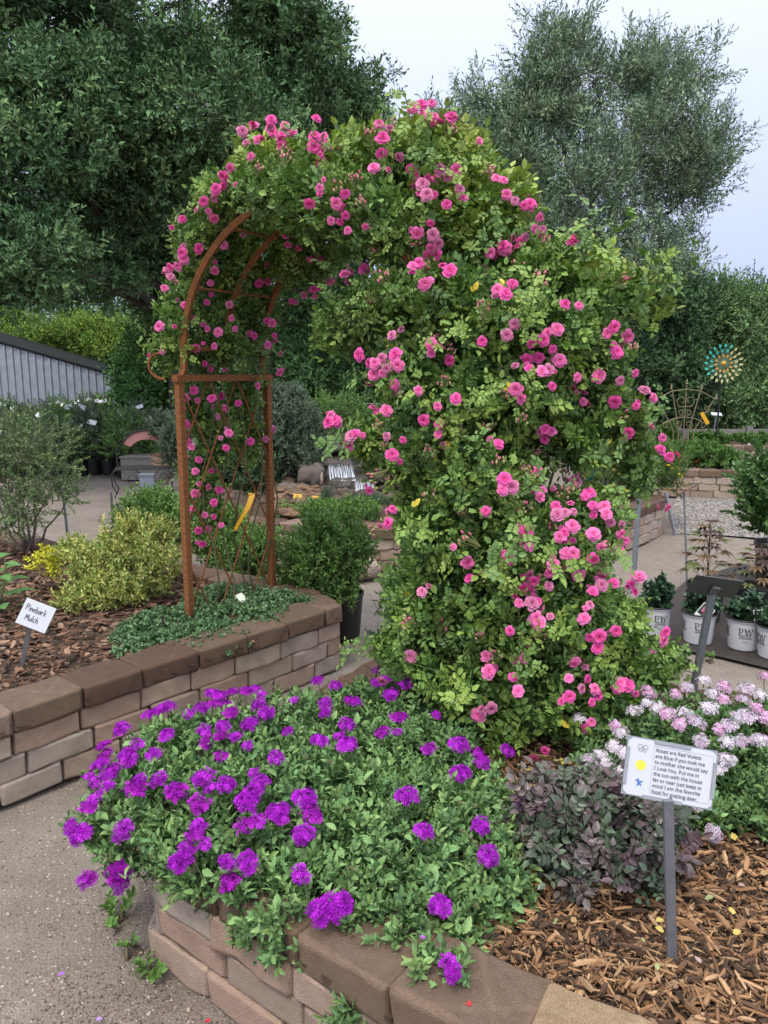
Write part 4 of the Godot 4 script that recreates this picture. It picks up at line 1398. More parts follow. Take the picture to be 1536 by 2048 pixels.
	var at := [546,252, 546,264, 510,264, 487,275, 496,296, 518,291, 544,276, 567,281, 590,276, 570,301, 632,250, 630,285, 648,285, 628,302, 650,302, 639,314, 756,262, 762,286, 761,306, 749,349, 646,378, 627,402, 689,387, 675,402, 691,423, 665,433, 472,336, 458,350, 453,366, 432,381, 443,374, 412,400, 420,416, 429,428, 367,446, 448,491, 463,459, 390,498, 367,506, 368,517, 360,529, 349,532, 338,550, 333,582, 342,563, 423,568, 404,578, 433,535, 417,605, 363,613, 395,636, 326,653, 513,515, 516,568, 456,609, 460,636, 437,664, 430,692, 394,696, 492,679, 508,670, 531,688, 543,670, 539,645, 586,595, 608,583, 626,571, 635,568, 656,555, 695,560, 694,542, 730,549, 622,511, 637,521, 580,483, 577,467, 705,457,
		825,230, 842,224, 845,241, 867,246, 899,248, 952,293, 887,343, 899,353, 912,343, 864,357, 826,360, 825,332, 848,381, 856,399, 915,389, 892,415, 991,368, 1004,373, 1009,397, 1024,408, 1039,416, 1050,415, 1068,436, 1058,456, 1074,459, 1074,470, 827,460, 869,468, 864,490, 858,504, 872,502, 973,501, 1000,482, 1008,491, 1014,501, 1032,477, 1136,490, 840,537, 830,542, 897,550, 851,571, 978,543, 995,589, 1009,597, 1021,579, 1078,675, 1117,661, 1012,666, 966,677, 858,693, 791,680, 1107,693, 1154,620,
		730,712, 761,728, 759,746, 774,744, 782,736, 798,714, 803,730, 796,763, 858,698, 905,712, 845,785, 881,811, 911,799, 855,834, 869,873, 743,826, 762,830, 780,830, 712,877, 706,888, 717,873, 782,876, 792,908, 747,972, 789,1048, 796,1023, 671,838, 668,850, 678,848, 1050,709, 1071,707, 1077,675, 1112,731, 1057,746, 1079,752, 1091,748, 1034,781, 1143,760, 1155,775, 1200,752, 1173,798, 1225,795, 1260,859, 1223,701, 1227,712, 1243,672, 1216,656, 1258,746, 1282,791, 1296,802, 1110,865, 1098,877, 1050,892, 993,899, 1003,962, 999,978, 1016,974, 1091,966, 1069,988, 1089,991, 1073,1004, 1147,972, 975,1032, 1114,1021, 1118,1037, 1132,1033, 1036,1065, 1048,1070, 1052,1095, 1167,1002, 1182,996, 1180,1019, 1200,1021, 1204,1035, 1218,1041, 1145,1058, 1124,1076, 1132,1068, 1180,1072, 1136,1103, 1146,1103, 1179,1113, 1227,1097, 1237,1080, 1233,1060, 1016,1115, 1096,1124, 1104,1136, 1090,1138, 1155,1140, 1198,1140, 925,1117,
		845,1191, 1147,1152, 1044,1162, 1063,1152, 1065,1167, 1100,1181, 1180,1192, 1196,1179, 1218,1174, 1197,1146, 1032,1213, 1055,1214, 1065,1192, 1079,1210, 1075,1241, 1063,1237, 1085,1247, 1016,1261, 1165,1240, 1255,1177, 1271,1163, 1188,1289, 1221,1259, 1190,1269, 1042,1306, 968,1322, 970,1349, 1031,1360, 1147,1330, 1147,1314, 1132,1364, 1131,1394, 1177,1380, 1171,1402, 1182,1390, 1237,1374, 1231,1382, 1249,1378, 975,1407, 960,1439, 1073,1502, 1186,1437, 1040,1386, 942,1167, 831,1317, 768,1348, 1294,1374, 1318,1265, 1312,1281, 1315,871, 1311,905, 1327,917, 1325,1008,
		390,782, 378,795, 419,797, 450,793, 372,814, 445,823, 461,841, 379,845, 375,862, 453,867, 385,884, 448,895, 500,883, 388,901, 398,923, 425,936, 393,944, 430,979, 393,984, 425,1007, 392,1018, 411,1029, 437,1048, 401,1057, 407,1081, 539,860, 414,743, 325,707, 553,704, 552,740, 456,746, 477,806, 508,774]
	var all := bl + lat
	for i in at.size() / 2:
		var px: float = at[i * 2]
		var py: float = at[i * 2 + 1]
		var p := meet(px, py, all, 2.2, 5.0)
		var nn := sdf_normal(p, all)
		var view := (Vector3(0, EYE, 0) - p).normalized()
		var y := (nn * 0.7 + view * 0.9 + rand_dir() * 0.45).normalized()
		var s := rng.randf_range(0.62, 1.08)
		part("flower", fl[rng.randi() % 8], M.petal, ro, inv * Transform3D(upright(y, rng.randf() * TAU, s), p + view * 0.075 + nn * 0.02))
		if rng.randf() < 0.75:   # a smaller half-open one beside it
			var q := meet(px + rng.randf_range(-26, 26), py + rng.randf_range(-24, 24), all, 2.2, 5.0)
			var y2 := (sdf_normal(q, all) + view * 0.4 + rand_dir() * 0.8).normalized()
			part("half_open_flower", fl[[2, 7, 5][rng.randi() % 3]], M.petal, ro, inv * Transform3D(upright(y2, rng.randf() * TAU, rng.randf_range(0.45, 0.85)), q + view * 0.06))
	# spent and unopened buds
	var bs := [bud_sprig(431), bud_sprig(432)]
	leaf_parts(ro, "bud_cluster", bl.slice(4, 40), 80, bs, [M.plain], {"shell": 0.04, "place_depth": 0.02, "up": 0.5, "wild": 0.4, "s0": 0.9, "s1": 1.4, "over": 0.12, "ymin": 0.6})
	# yellow ribbon tied to the lattice
	var rp := off(502, 990, 4.5)
	var rib := MB.new()
	var e0 := off(503, 992, 4.47)
	var prev := [Vector3.ZERO, Vector3.ZERO]
	for i in 9:
		var t := i / 8.0
		var ctr := off(lerpf(504, 472, t) + 3.0 * sin(t * 5.0), lerpf(990, 1062, t), 4.46) + Vector3(0, 0, 0.02 * sin(t * 4.0)) - rp
		var wv := Vector3(cos(t * 0.9), 0.25, sin(t * 0.9) * 0.6).normalized() * 0.018
		if i > 0:
			rib.quad(prev[0], prev[1], ctr + wv, ctr - wv, Color(0.75, 0.42, 0.03))
		prev = [ctr - wv, ctr + wv]
	rib.tube(arc(Vector3(0.0, 0.0, 0.0), Vector3.RIGHT, Vector3(0, 0.5, 0.8), 0.014, 0, TAU, 8), 0.008, 0.008, 5, Color(0.75, 0.42, 0.03))
	var ribbon := part("ribbon", rib.mesh(), M.ribbon, self, Transform3D(Basis.IDENTITY, rp))
	tag(ribbon, "yellow ribbon tied to the rusty lattice panel", "ribbon")
	# turquoise tape hanging in the rose
	var tp := off(1187, 905, 3.42)
	var tb := MB.new()
	for k in 3:
		var q := off([1190, 1180, 1183][k], [880, 900, 940][k], 3.42) - tp
		var pr := [Vector3.ZERO, Vector3.ZERO]
		for i in 6:
			var t := i / 5.0
			var ctr := q + Vector3(0.012 * sin(t * 6.0 + k), -0.13 * t, 0.01 * cos(t * 5.0))
			var wv := Vector3(cos(t * 3.0 + k), 0.1, sin(t * 3.0 + k)) * 0.012
			if i > 0:
				tb.quad(pr[0], pr[1], ctr + wv, ctr - wv, Color(0.03, 0.42, 0.42))
			pr = [ctr - wv, ctr + wv]
	var tape := part("tape", tb.mesh(), M.ribbon, self, Transform3D(Basis.IDENTITY, tp))
	tag(tape, "turquoise tape hanging among the rose stems", "tape")
func leaflet_mesh() -> ArrayMesh:
	var m := MB.new()
	m.leaf(Vector3.ZERO, Vector3(0, 0.7, 0.7).normalized(), Vector3(0, 0.7, -0.7), 0.034, 0.021, Color(1, 1, 1), 0.2, true, 0.2)
	m.leaf(Vector3(0, -0.004, 0), Vector3(0.8, 0.4, 0.3).normalized(), Vector3(0, 0.7, -0.7), 0.026, 0.016, Color(0.9, 1, 1), 0.2, true, 0.2)
	return m.mesh()

# ------------------------------------------------------------------ the long bed on the left
func build_left_bed() -> void:
	mulch("pine_bark_mulch", "reddish brown pine bark mulch around the handwritten sign", left_poly, -3.6, -0.3, -6.6, -2.2, 0.338, 15000, 0.018, 0.075, [Color(0.17, 0.085, 0.05), Color(0.23, 0.125, 0.075), Color(0.11, 0.055, 0.033), Color(0.30, 0.19, 0.125), Color(0.07, 0.04, 0.026)], 0.6)
	# ground cover: mint-like carpet
	var carpet := []
	for b in [[-0.98, -3.95, 0.28, 0.09, 0.26], [-1.18, -3.78, 0.2, 0.08, 0.16], [-0.8, -4.25, 0.3, 0.1, 0.26], [-0.62, -4.5, 0.24, 0.1, 0.2], [-1.2, -4.15, 0.28, 0.09, 0.28], [-0.95, -4.6, 0.3, 0.1, 0.28], [-0.5, -4.45, 0.15, 0.07, 0.12], [-1.35, -3.95, 0.12, 0.06, 0.12]]:
		carpet.append([Vector3(b[0], 0.345, b[1]), Vector3(b[2], b[3], b[4])])
	var mint := [twig(501, 10, 0.028, 0.021, 0.06, 1.15, true, Color(0.1, 0.14, 0.06), [Color(1, 1, 1), Color(0.85, 0.95, 0.9)], false, true), twig(502, 8, 0.03, 0.022, 0.05, 1.2, true, Color(0.1, 0.14, 0.06), [Color(1, 1, 1)], false, true)]
	shrub("ground_cover", "low carpet of small grey green leaves around the arch posts", "plant", Vector3(-1.0, 0.34, -4.1), carpet, 2200, mint, M.dull_leaf, {"inset": 0.05, "shell": 0.35, "place_depth": 0.06, "up": 0.55, "wild": 0.5, "s0": 0.7, "s1": 1.1, "ymin": 0.35, "tints": [Color(0.14, 0.245, 0.115), Color(0.165, 0.28, 0.13), Color(0.12, 0.215, 0.10)]}, "", 4)
	# variegated shrub
	var vb := []
	for b in [[190, 1130, 4.75, 60, 55, 0.2], [260, 1090, 4.8, 70, 55, 0.22], [310, 1130, 4.7, 55, 60, 0.2], [230, 1180, 4.55, 70, 45, 0.2], [150, 1100, 4.9, 40, 25, 0.12], [320, 1060, 4.9, 30, 22, 0.1], [265, 1045, 4.9, 16, 24, 0.08], [170, 1195, 4.5, 60, 30, 0.14]]:
		vb.append(blob(b[0], b[1], b[2], b[3], b[4], b[5]))
	var vt := [twig(511, 13, 0.042, 0.017, 0.14, 0.95, false, Color(0.2, 0.13, 0.07), [Color(0.55, 0.56, 0.19), Color(0.40, 0.46, 0.13), Color(0.66, 0.63, 0.28), Color(0.2, 0.3, 0.08)]), twig(512, 12, 0.042, 0.018, 0.12, 0.9, false, Color(0.2, 0.13, 0.07), [Color(0.58, 0.58, 0.2), Color(0.30, 0.38, 0.1), Color(0.46, 0.5, 0.15)])]
	shrub("variegated_shrub", "small yellow and green variegated shrub beside the left arch post", "shrub", Vector3(-1.6, 0.34, -4.5), vb, 1000, vt, M.dull_leaf, {"inset": 0.09, "shell": 0.7, "place_depth": 0.25, "up": 0.5, "wild": 0.6, "s0": 0.75, "s1": 1.15, "over": 0.12, "ymin": 0.37, "tints": [Color(1, 1, 1), Color(0.85, 0.95, 0.9), Color(1.05, 0.98, 0.9)]}, "", 9)
	# bright yellow sprig at its left
	var yb := [blob(92, 1120, 4.9, 26, 14, 0.07), blob(110, 1135, 4.85, 14, 10, 0.05)]
	shrub("yellow_leaf_plant", "tiny bright yellow leaved plant at the edge of the variegated shrub", "plant", on(100, 1150, 0.34), yb, 60, [twig(515, 9, 0.035, 0.02, 0.06, 1.0, false, Color(0.3, 0.25, 0.06), [Color(0.62, 0.58, 0.06), Color(0.5, 0.52, 0.06)])], M.dull_leaf, {"shell": 0.8, "place_depth": 0.3, "up": 0.5}, "", 3)
	var gb := [blob(98, 1150, 4.75, 16, 12, 0.06)]
	# broad-leaved plant at the left edge, each leaf a part
	var hb := on(-8, 1225, 0.34)
	var ho := thing("broad_leaf_plant", "plant with big soft green leaves on the pine bark beside the handwritten sign", "plant", hb)
	var lm := leafmat("broad_leaf", 0.5)
	var big := MB.new()
	big.toothed(Vector3.ZERO, Vector3(0, 0.35, 0.94).normalized(), Vector3(0, 0.94, -0.35), 0.11, 0.09, Color(0.10, 0.22, 0.06), 0.25, 0.35)
	big.tube(PackedVector3Array([Vector3(0, -0.03, -0.06), Vector3(0, 0, 0)]), 0.002, 0.0015, 4, Color(0.14, 0.2, 0.07), false)
	var bm := big.mesh()
	for i in 24:
		var a := i * 2.4
		var y := 0.04 + 0.012 * i
		var r := 0.13 * (1.0 - i / 40.0)
		var hst := MB.new()
		part("leaf", bm, lm, ho, Transform3D(Basis(Vector3.UP, -a + PI / 2).scaled(Vector3.ONE * rng.randf_range(0.8, 1.2)), Vector3(cos(a) * r, y, sin(a) * r)))
	var hs := MB.new()
	for i in 5:
		hs.tube(PackedVector3Array([Vector3(0, -0.01, 0), Vector3(cos(i * 1.3) * 0.06, 0.15, sin(i * 1.3) * 0.06), Vector3(cos(i * 1.3) * 0.09, 0.3, sin(i * 1.3) * 0.09)]), 0.005, 0.003, 5, Color(0.12, 0.18, 0.06))
	part("stem", hs.mesh(), M.plain, ho)
	# handwritten sign
	var sb := on(40, 1335, 0.33)
	var sg := thing("plant_sign", "white card sign with handwritten pine bark words on a grey stake", "sign", sb)
	var ct := off(72, 1231, 3.5)
	var hub := off(60, 1252, 3.515)
	post_box(sg, "stake", Vector3(0, -0.02, 0), hub - sb, 0.022, 0.006, Color(1, 1, 1), M.galv)
	var board := facing(ct - sb, 0.35, -0.42, 0.15)
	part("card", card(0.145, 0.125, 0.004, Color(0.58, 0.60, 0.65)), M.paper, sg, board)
	handwriting(sg, "Pinebark", board * Transform3D(Basis.IDENTITY, Vector3(-0.058, 0.01, 0.0036)), 0.0145)
	handwriting(sg, "Mulch", board * Transform3D(Basis.IDENTITY, Vector3(-0.042, -0.034, 0.0036)), 0.0145)
	# rusty rebar stake and a white plant label
	var rb := MB.new()
	rb.tube(PackedVector3Array([Vector3(0, -0.03, 0), Vector3(-0.012, 0.115, 0)]), 0.006, 0.006, 6, Color(0.045, 0.032, 0.026))
	tag(part("stake", rb.mesh(), M.plain, self, Transform3D(Basis.IDENTITY, on(331, 1272, 0.36))), "short dark rebar stake in the ground cover near the arch post", "stake")
	tag(part("plant_label", card(0.05, 0.075, 0.002, Color(0.62, 0.66, 0.58)), M.paper, self, Transform3D(Basis.from_euler(Vector3(-1.05, 0.5, 0.3)), on(483, 1196, 0.43))), "small pale plant label lying in the leaves under the lattice panel", "label")
	# black plastic pot rim round the foot of the front post
	var rr := MB.new()
	rr.tube(arc(Vector3.ZERO, Vector3.RIGHT, Vector3.BACK, 0.06, 0, TAU, 16), 0.006, 0.006, 5, Color(0.012, 0.012, 0.013))
	tag(part("pot_rim", rr.mesh(), M.black, self, Transform3D(Basis(Vector3.RIGHT, 0.12), Vector3(-1.11, 0.385, -4.14))), "black plastic pot rim around the foot of the arch post", "pot")

# strokes of a felt pen: letters on a 1 x 2 grid
func handwriting(parent: Node, words: String, t: Transform3D, s: float) -> void:
	var L := {
		"P": [[[0.1, 0], [0.15, 1], [0.2, 2], [0.9, 1.9], [0.9, 1.2], [0.2, 1.0]]], "i": [[[0.2, 1.1], [0.2, 0]], [[0.22, 1.5], [0.24, 1.6]]],
		"n": [[[0.05, 1.1], [0.1, 0]], [[0.1, 0.7], [0.4, 1.1], [0.65, 0.9], [0.65, 0]]], "e": [[[0.05, 0.55], [0.65, 0.65], [0.5, 1.1], [0.1, 0.9], [0.05, 0.3], [0.3, 0], [0.7, 0.15]]],
		"b": [[[0.1, 2], [0.1, 0], [0.6, 0.05], [0.7, 0.7], [0.3, 1.05], [0.1, 0.8]]], "a": [[[0.65, 0.95], [0.3, 1.1], [0.05, 0.6], [0.2, 0], [0.6, 0.3], [0.68, 1.05], [0.7, 0]]],
		"r": [[[0.1, 1.1], [0.12, 0]], [[0.12, 0.7], [0.35, 1.05], [0.6, 1.0]]], "k": [[[0.1, 2], [0.12, 0]], [[0.65, 1.1], [0.14, 0.5], [0.68, 0]]],
		"M": [[[0.05, 0], [0.2, 1.9], [0.55, 0.7], [0.95, 1.95], [1.1, 0]]], "u": [[[0.05, 1.1], [0.1, 0.2], [0.4, 0], [0.65, 0.4], [0.68, 1.1], [0.72, 0]]],
		"l": [[[0.2, 2], [0.2, 0]]], "c": [[[0.65, 0.95], [0.3, 1.1], [0.05, 0.6], [0.25, 0], [0.68, 0.15]]], "h": [[[0.1, 2], [0.1, 0]], [[0.1, 0.7], [0.4, 1.1], [0.65, 0.8], [0.68, 0]]],
	}
	var x := 0.0
	var m := MB.new()
	for ch in words:
		for st in L[ch]:
			for i in st.size() - 1:
				var a := Vector3((x + st[i][0]) * s, st[i][1] * s, 0)
				var b := Vector3((x + st[i + 1][0]) * s, st[i + 1][1] * s, 0)
				m.rod(a, b, 0.0013, 4, Color(1, 1, 1))
		x += {"i": 0.5, "l": 0.5, "M": 1.3, "P": 1.1}.get(ch, 0.9)
	var o := part("handwriting", m.mesh(), M.ink, parent, t)
	o.set_meta("kind", "stuff")

# ------------------------------------------------------------------ the near bed
func build_near_bed() -> void:
	mulch("shredded_mulch", "orange brown shredded wood mulch around the rhyme sign", near_poly, 0.1, 2.4, -3.0, -0.95, 0.338, 62000, 0.006, 0.06, [Color(0.38, 0.21, 0.10), Color(0.45, 0.26, 0.13), Color(0.31, 0.165, 0.078), Color(0.22, 0.115, 0.055), Color(0.5, 0.32, 0.175), Color(0.10, 0.055, 0.03), Color(0.06, 0.035, 0.02)], 1.0)
	# ---- purple verbena spilling over the wall
	var vb := []
	for b in [[-0.68, 0.42, -2.17, 0.25, 0.14, 0.2], [-0.64, 0.42, -2.45, 0.28, 0.16, 0.26], [-0.3, 0.42, -2.6, 0.34, 0.16, 0.26], [-0.05, 0.42, -2.78, 0.3, 0.13, 0.26], [0.08, 0.41, -2.42, 0.3, 0.14, 0.28], [-0.3, 0.43, -2.15, 0.4, 0.17, 0.33], [0.05, 0.41, -2.05, 0.34, 0.15, 0.28], [-0.45, 0.41, -1.99, 0.2, 0.13, 0.13], [-0.17, 0.38, -1.80, 0.22, 0.12, 0.13], [0.08, 0.38, -1.78, 0.2, 0.09, 0.16], [0.24, 0.38, -1.95, 0.18, 0.12, 0.2], [-0.06, 0.26, -1.60, 0.065, 0.12, 0.05], [0.2, 0.39, -2.2, 0.22, 0.13, 0.2], [0.12, 0.42, -1.55, 0.07, 0.03, 0.05]]:
		vb.append([Vector3(b[0], b[1], b[2]), Vector3(b[3], b[4], b[5])])
	var ve := thing("purple_verbena", "wide mound of purple verbena spilling over the block wall", "verbena", Vector3(-0.15, 0.34, -2.2))
	var inv := ve.transform.affine_inverse()
	var sb := MB.new()
	for i in 30:
		var b: Array = vb[i % vb.size()]
		limb(sb, Vector3(rng.randf_range(-0.1, 0.1), 0.0, rng.randf_range(-0.1, 0.1)), inv * (b[0] + b[1] * rand_dir() * 0.6), 0.004, 0.002, 0.03, Color(0.13, 0.17, 0.06), 4)
	var so := part("stems", sb.mesh(), M.plain, ve)
	so.set_meta("kind", "stuff")
	var tw := []
	for k in 4:
		tw.append(twig(601 + k, 14, 0.031, 0.0155, 0.085, 1.05, false, Color(0.12, 0.17, 0.06), [Color(1, 1, 1), Color(0.85, 0.95, 0.95), Color(1.1, 1.08, 0.95)], true, true))
	var vg := [Color(0.165, 0.285, 0.105), Color(0.19, 0.325, 0.12), Color(0.14, 0.25, 0.10), Color(0.22, 0.345, 0.13)]
	foliage_local(ve, "foliage", vb, 5200, tw, M.dull_leaf, {"inset": 0.062, "shell": 0.45, "place_depth": 0.1, "up": 0.5, "wild": 0.55, "s0": 0.75, "s1": 1.15, "over": 0.08, "ymin": 0.12, "tints": vg})
	var tl := MB.new()
	tl.toothed(Vector3.ZERO, Vector3(0, 0.6, 0.8).normalized(), Vector3(0, 0.8, -0.6), 0.034, 0.021, Color(1, 1, 1), 0.3, 0.3)
	var tm := []
	for c in vg:
		var m2 := leafmat("verbena_leaf", 0.6, Color(0.28, 0.36, 0.12), 0.3)
		m2.albedo_color = (c * 1.15).linear_to_srgb()
		tm.append(m2)
	leaf_parts(ve, "leaf", vb, 290, [tl.mesh()], tm, {"inset": 0.02, "shell": 0.05, "place_depth": 0.02, "up": 0.4, "wild": 0.5, "s0": 0.9, "s1": 1.35, "over": 0.1, "ymin": 0.3})
	var purple := [Color(0.34, 0.010, 0.45), Color(0.40, 0.016, 0.50), Color(0.26, 0.008, 0.36), Color(0.46, 0.03, 0.57)]
	var heads := [verbena_head(611, purple, 0.028, 32), verbena_head(612, purple, 0.025, 27), verbena_head(613, purple, 0.021, 17), verbena_head(614, [Color(0.34, 0.01, 0.38), Color(0.28, 0.01, 0.36), Color(0.4, 0.02, 0.45)], 0.026, 29)]
	var at := [470,1401, 494,1401, 423,1407, 306,1448, 337,1434, 322,1440, 380,1448, 404,1436, 408,1479, 443,1471, 459,1446, 505,1463, 521,1426, 535,1444, 474,1495, 254,1477, 337,1487, 283,1506, 263,1530, 308,1532, 224,1522, 212,1549, 224,1569, 201,1584, 201,1612, 193,1627, 218,1592, 320,1577, 283,1580, 271,1596, 363,1604, 412,1577, 455,1590, 404,1627, 447,1534, 523,1584, 505,1608, 498,1623, 552,1645, 519,1659, 494,1666, 611,1616, 623,1647, 605,1684, 255,1668, 175,1674, 189,1746, 246,1754, 240,1735, 396,1684, 384,1713, 365,1729, 405,1670, 498,1731, 461,1731, 474,1782, 607,1772, 600,1762, 669,1823, 640,1830, 682,1815, 640,1377, 673,1389, 589,1418, 650,1426, 650,1442, 697,1420, 689,1465, 576,1485, 636,1504, 691,1510, 552,1537, 677,1496, 753,1359, 755,1384, 770,1375, 805,1382, 868,1382, 780,1407, 708,1421, 798,1456, 766,1484, 794,1484, 870,1450, 856,1517, 950,1525, 1003,1515, 915,1507, 954,1538, 920,1565, 912,1572, 847,1680, 972,1730, 875,1830, 890,1940, 900,1952, 955,1670, 1028,1625, 815,1612, 540,1440, 510,1400, 440,1410, 560,1650]
	var hm: Material = M.petal
	for i in at.size() / 2:
		var p := meet(at[i * 2], at[i * 2 + 1], vb, 1.2, 3.6)
		var nn := sdf_normal(p, vb)
		var view := (Vector3(0, EYE, 0) - p).normalized()
		var y := (nn * 0.8 + Vector3.UP * 0.7 + view * 0.35 + rand_dir() * 0.25).normalized()
		part("flower_head", heads[[0, 0, 1, 1, 2, 3][rng.randi() % 6]], hm, ve, inv * Transform3D(upright(y, rng.randf() * TAU, rng.randf_range(0.75, 1.1)), p + nn * 0.022 + Vector3.UP * 0.012))
		if at[i * 2] < 570 and rng.randf() < 0.5:
			var q := meet(at[i * 2] + rng.randf_range(-24, 24), at[i * 2 + 1] + rng.randf_range(-20, 20), vb, 1.2, 3.6)
			part("flower_head", heads[[1, 2, 3][rng.randi() % 3]], hm, ve, inv * Transform3D(upright((y + rand_dir() * 0.3).normalized(), rng.randf() * TAU, rng.randf_range(0.65, 0.95)), q + sdf_normal(q, vb) * 0.02 + Vector3.UP * 0.008))
	# spent heads
	var sh := MB.new()
	for i in 14:
		var d := (Vector3.UP + rand_dir() * 0.8).normalized()
		sh.leaf(Vector3.ZERO, d, rand_dir(), 0.016, 0.004, [Color(0.2, 0.2, 0.11), Color(0.3, 0.24, 0.13), Color(0.16, 0.2, 0.09)][i % 3], 0.2, false)
	sh.tube(PackedVector3Array([Vector3(0, -0.07, 0), Vector3.ZERO]), 0.0016, 0.0014, 4, Color(0.15, 0.2, 0.08), false)
	leaf_parts(ve, "spent_head", vb, 44, [sh.mesh()], [M.plain], {"shell": 0.03, "place_depth": 0.02, "up": 0.7, "wild": 0.3, "s0": 0.8, "s1": 1.3, "over": 0.14, "ymin": 0.4})

	# ---- dark purple-leaved young rose
	var db := []
	for b in [[1110, 1640, 2.08, 70, 60, 0.13], [1200, 1650, 2.1, 85, 55, 0.15], [1290, 1660, 2.05, 60, 60, 0.12], [1160, 1730, 1.98, 100, 70, 0.14], [1260, 1750, 1.95, 80, 60, 0.12], [1190, 1800, 1.9, 90, 40, 0.1], [1190, 1590, 2.15, 40, 22, 0.07]]:
		db.append(blob(b[0], b[1], b[2], b[3], b[4], b[5]))
	var dk := [rose_twig(621), rose_twig(622)]
	var dr := shrub("dark_leaf_rose", "young rose with dusky purple green leaves behind the rhyme sign's post", "shrub", Vector3(0.6, 0.34, -1.97), db, 165, dk, M.gloss_leaf, {"inset": 0.09, "shell": 0.8, "place_depth": 0.12, "up": 0.55, "wild": 0.6, "s0": 0.55, "s1": 0.95, "over": 0.15, "ymin": 0.38, "tints": [Color(0.12, 0.165, 0.105), Color(0.15, 0.125, 0.115), Color(0.10, 0.16, 0.095), Color(0.17, 0.135, 0.14), Color(0.115, 0.155, 0.10)]}, "", 10)
	var dm := []
	for c in [Color(0.13, 0.085, 0.095), Color(0.075, 0.10, 0.065), Color(0.11, 0.09, 0.08)]:
		var m2 := leafmat("dusky_leaf", 0.42, Color(0.2, 0.14, 0.12), 0.5)
		m2.albedo_color = c.linear_to_srgb()
		dm.append(m2)
	leaf_parts(dr, "leaf", db, 120, [rose_leaf(623), rose_leaf(624)], dm, {"shell": 0.05, "place_depth": 0.02, "up": 0.4, "wild": 0.5, "s0": 0.8, "s1": 1.15, "over": 0.14, "ymin": 0.4})

	# ---- pale pink verbena
	var pb := []
	for b in [[0.92, 0.43, -2.62, 0.22, 0.14, 0.2], [1.12, 0.46, -2.5, 0.3, 0.16, 0.26], [1.4, 0.46, -2.5, 0.3, 0.16, 0.28], [1.25, 0.44, -2.2, 0.2, 0.15, 0.16], [1.5, 0.42, -2.2, 0.25, 0.15, 0.2], [0.8, 0.40, -2.42, 0.14, 0.1, 0.14], [1.7, 0.44, -2.6, 0.25, 0.15, 0.25], [0.98, 0.40, -2.2, 0.12, 0.09, 0.08]]:
		pb.append([Vector3(b[0], b[1], b[2]), Vector3(b[3], b[4], b[5])])
	var pv := shrub("pink_verbena", "mound of pale pink and white verbena behind the rhyme sign", "verbena", Vector3(1.2, 0.34, -2.45), pb, 1700, tw, M.dull_leaf, {"inset": 0.07, "shell": 0.5, "place_depth": 0.1, "up": 0.5, "wild": 0.55, "s0": 0.75, "s1": 1.15, "over": 0.08, "ymin": 0.37, "tints": vg}, "", 8)
	var pinv := pv.transform.affine_inverse()
	var pale := [Color(0.60, 0.51, 0.61), Color(0.62, 0.59, 0.63), Color(0.58, 0.38, 0.55), Color(0.6, 0.46, 0.58)]
	var ph := [verbena_head(631, pale, 0.027, 26), verbena_head(632, [Color(0.67, 0.65, 0.68), Color(0.65, 0.58, 0.65)], 0.025, 20), verbena_head(633, [Color(0.62, 0.32, 0.52), Color(0.64, 0.44, 0.6)], 0.026, 22)]
	var pa := [1408,1387, 1293,1409, 1352,1413, 1279,1444, 1338,1451, 1370,1448, 1391,1465, 1443,1425, 1422,1413, 1495,1402, 1523,1416, 1471,1458, 1454,1472, 1433,1479, 1488,1455, 1450,1503, 1467,1545, 1447,1531, 1523,1510, 1234,1469, 1241,1493, 1230,1517, 1188,1538, 1216,1545, 1169,1455, 1258,1591, 1237,1559, 1317,1629, 1384,1692, 1419,1664, 1387,1619, 1443,1399, 1530,1380, 1505,1440, 1415,1440, 1360,1470, 1320,1440, 1475,1500, 1530,1460, 1300,1430, 1480,1425, 1455,1560, 1205,1530, 1250,1530, 1400,1500, 1375,1400]
	for i in pa.size() / 2:
		var p := meet(pa[i * 2], pa[i * 2 + 1], pb, 1.4, 3.4)
		var nn := sdf_normal(p, pb)
		var y := (nn * 0.8 + Vector3.UP * 0.8 + Vector3(0, 0, 0.3) + rand_dir() * 0.25).normalized()
		part("flower_head", ph[rng.randi() % 3], hm, pv, pinv * Transform3D(upright(y, rng.randf() * TAU, rng.randf_range(0.75, 1.08)), p + nn * 0.03 + Vector3.UP * 0.015))

	# ---- the rhyme sign
	var sbase := on(1346, 1932, 0.33)
	var sg := thing("rhyme_sign", "white rhyme sign with yellow dot on a grey metal stake in the mulch", "sign", sbase)
	var hub := off(1336, 1600, 1.635) - sbase
	post_box(sg, "stake", Vector3(0, -0.03, 0), hub, 0.022, 0.012, Color(0.72, 0.74, 0.78), M.galv)
	var ctr := off(1339, 1545, 1.66)
	var bt := facing(ctr - sbase, 0.32, -0.135, -0.1)
	part("backing", card(0.205, 0.134, 0.003, Color(0.9, 0.92, 0.95)), M.galv, sg, bt * Transform3D(Basis.IDENTITY, Vector3(0, 0, -0.003)))
	var pm := MB.new()
	var oc := []
	for c in [[-0.100, 0.056], [-0.090, 0.0645], [0.090, 0.0645], [0.100, 0.056], [0.100, -0.056], [0.090, -0.0645], [-0.090, -0.0645], [-0.100, -0.056]]:
		oc.append(Vector3(c[0], c[1], 0.0))
	for i in range(1, 7):
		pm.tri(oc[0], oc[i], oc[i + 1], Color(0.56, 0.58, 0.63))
	part("paper", pm.mesh(), M.paper, sg, bt * Transform3D(Basis.IDENTITY, Vector3(0, 0, 0.0005)))
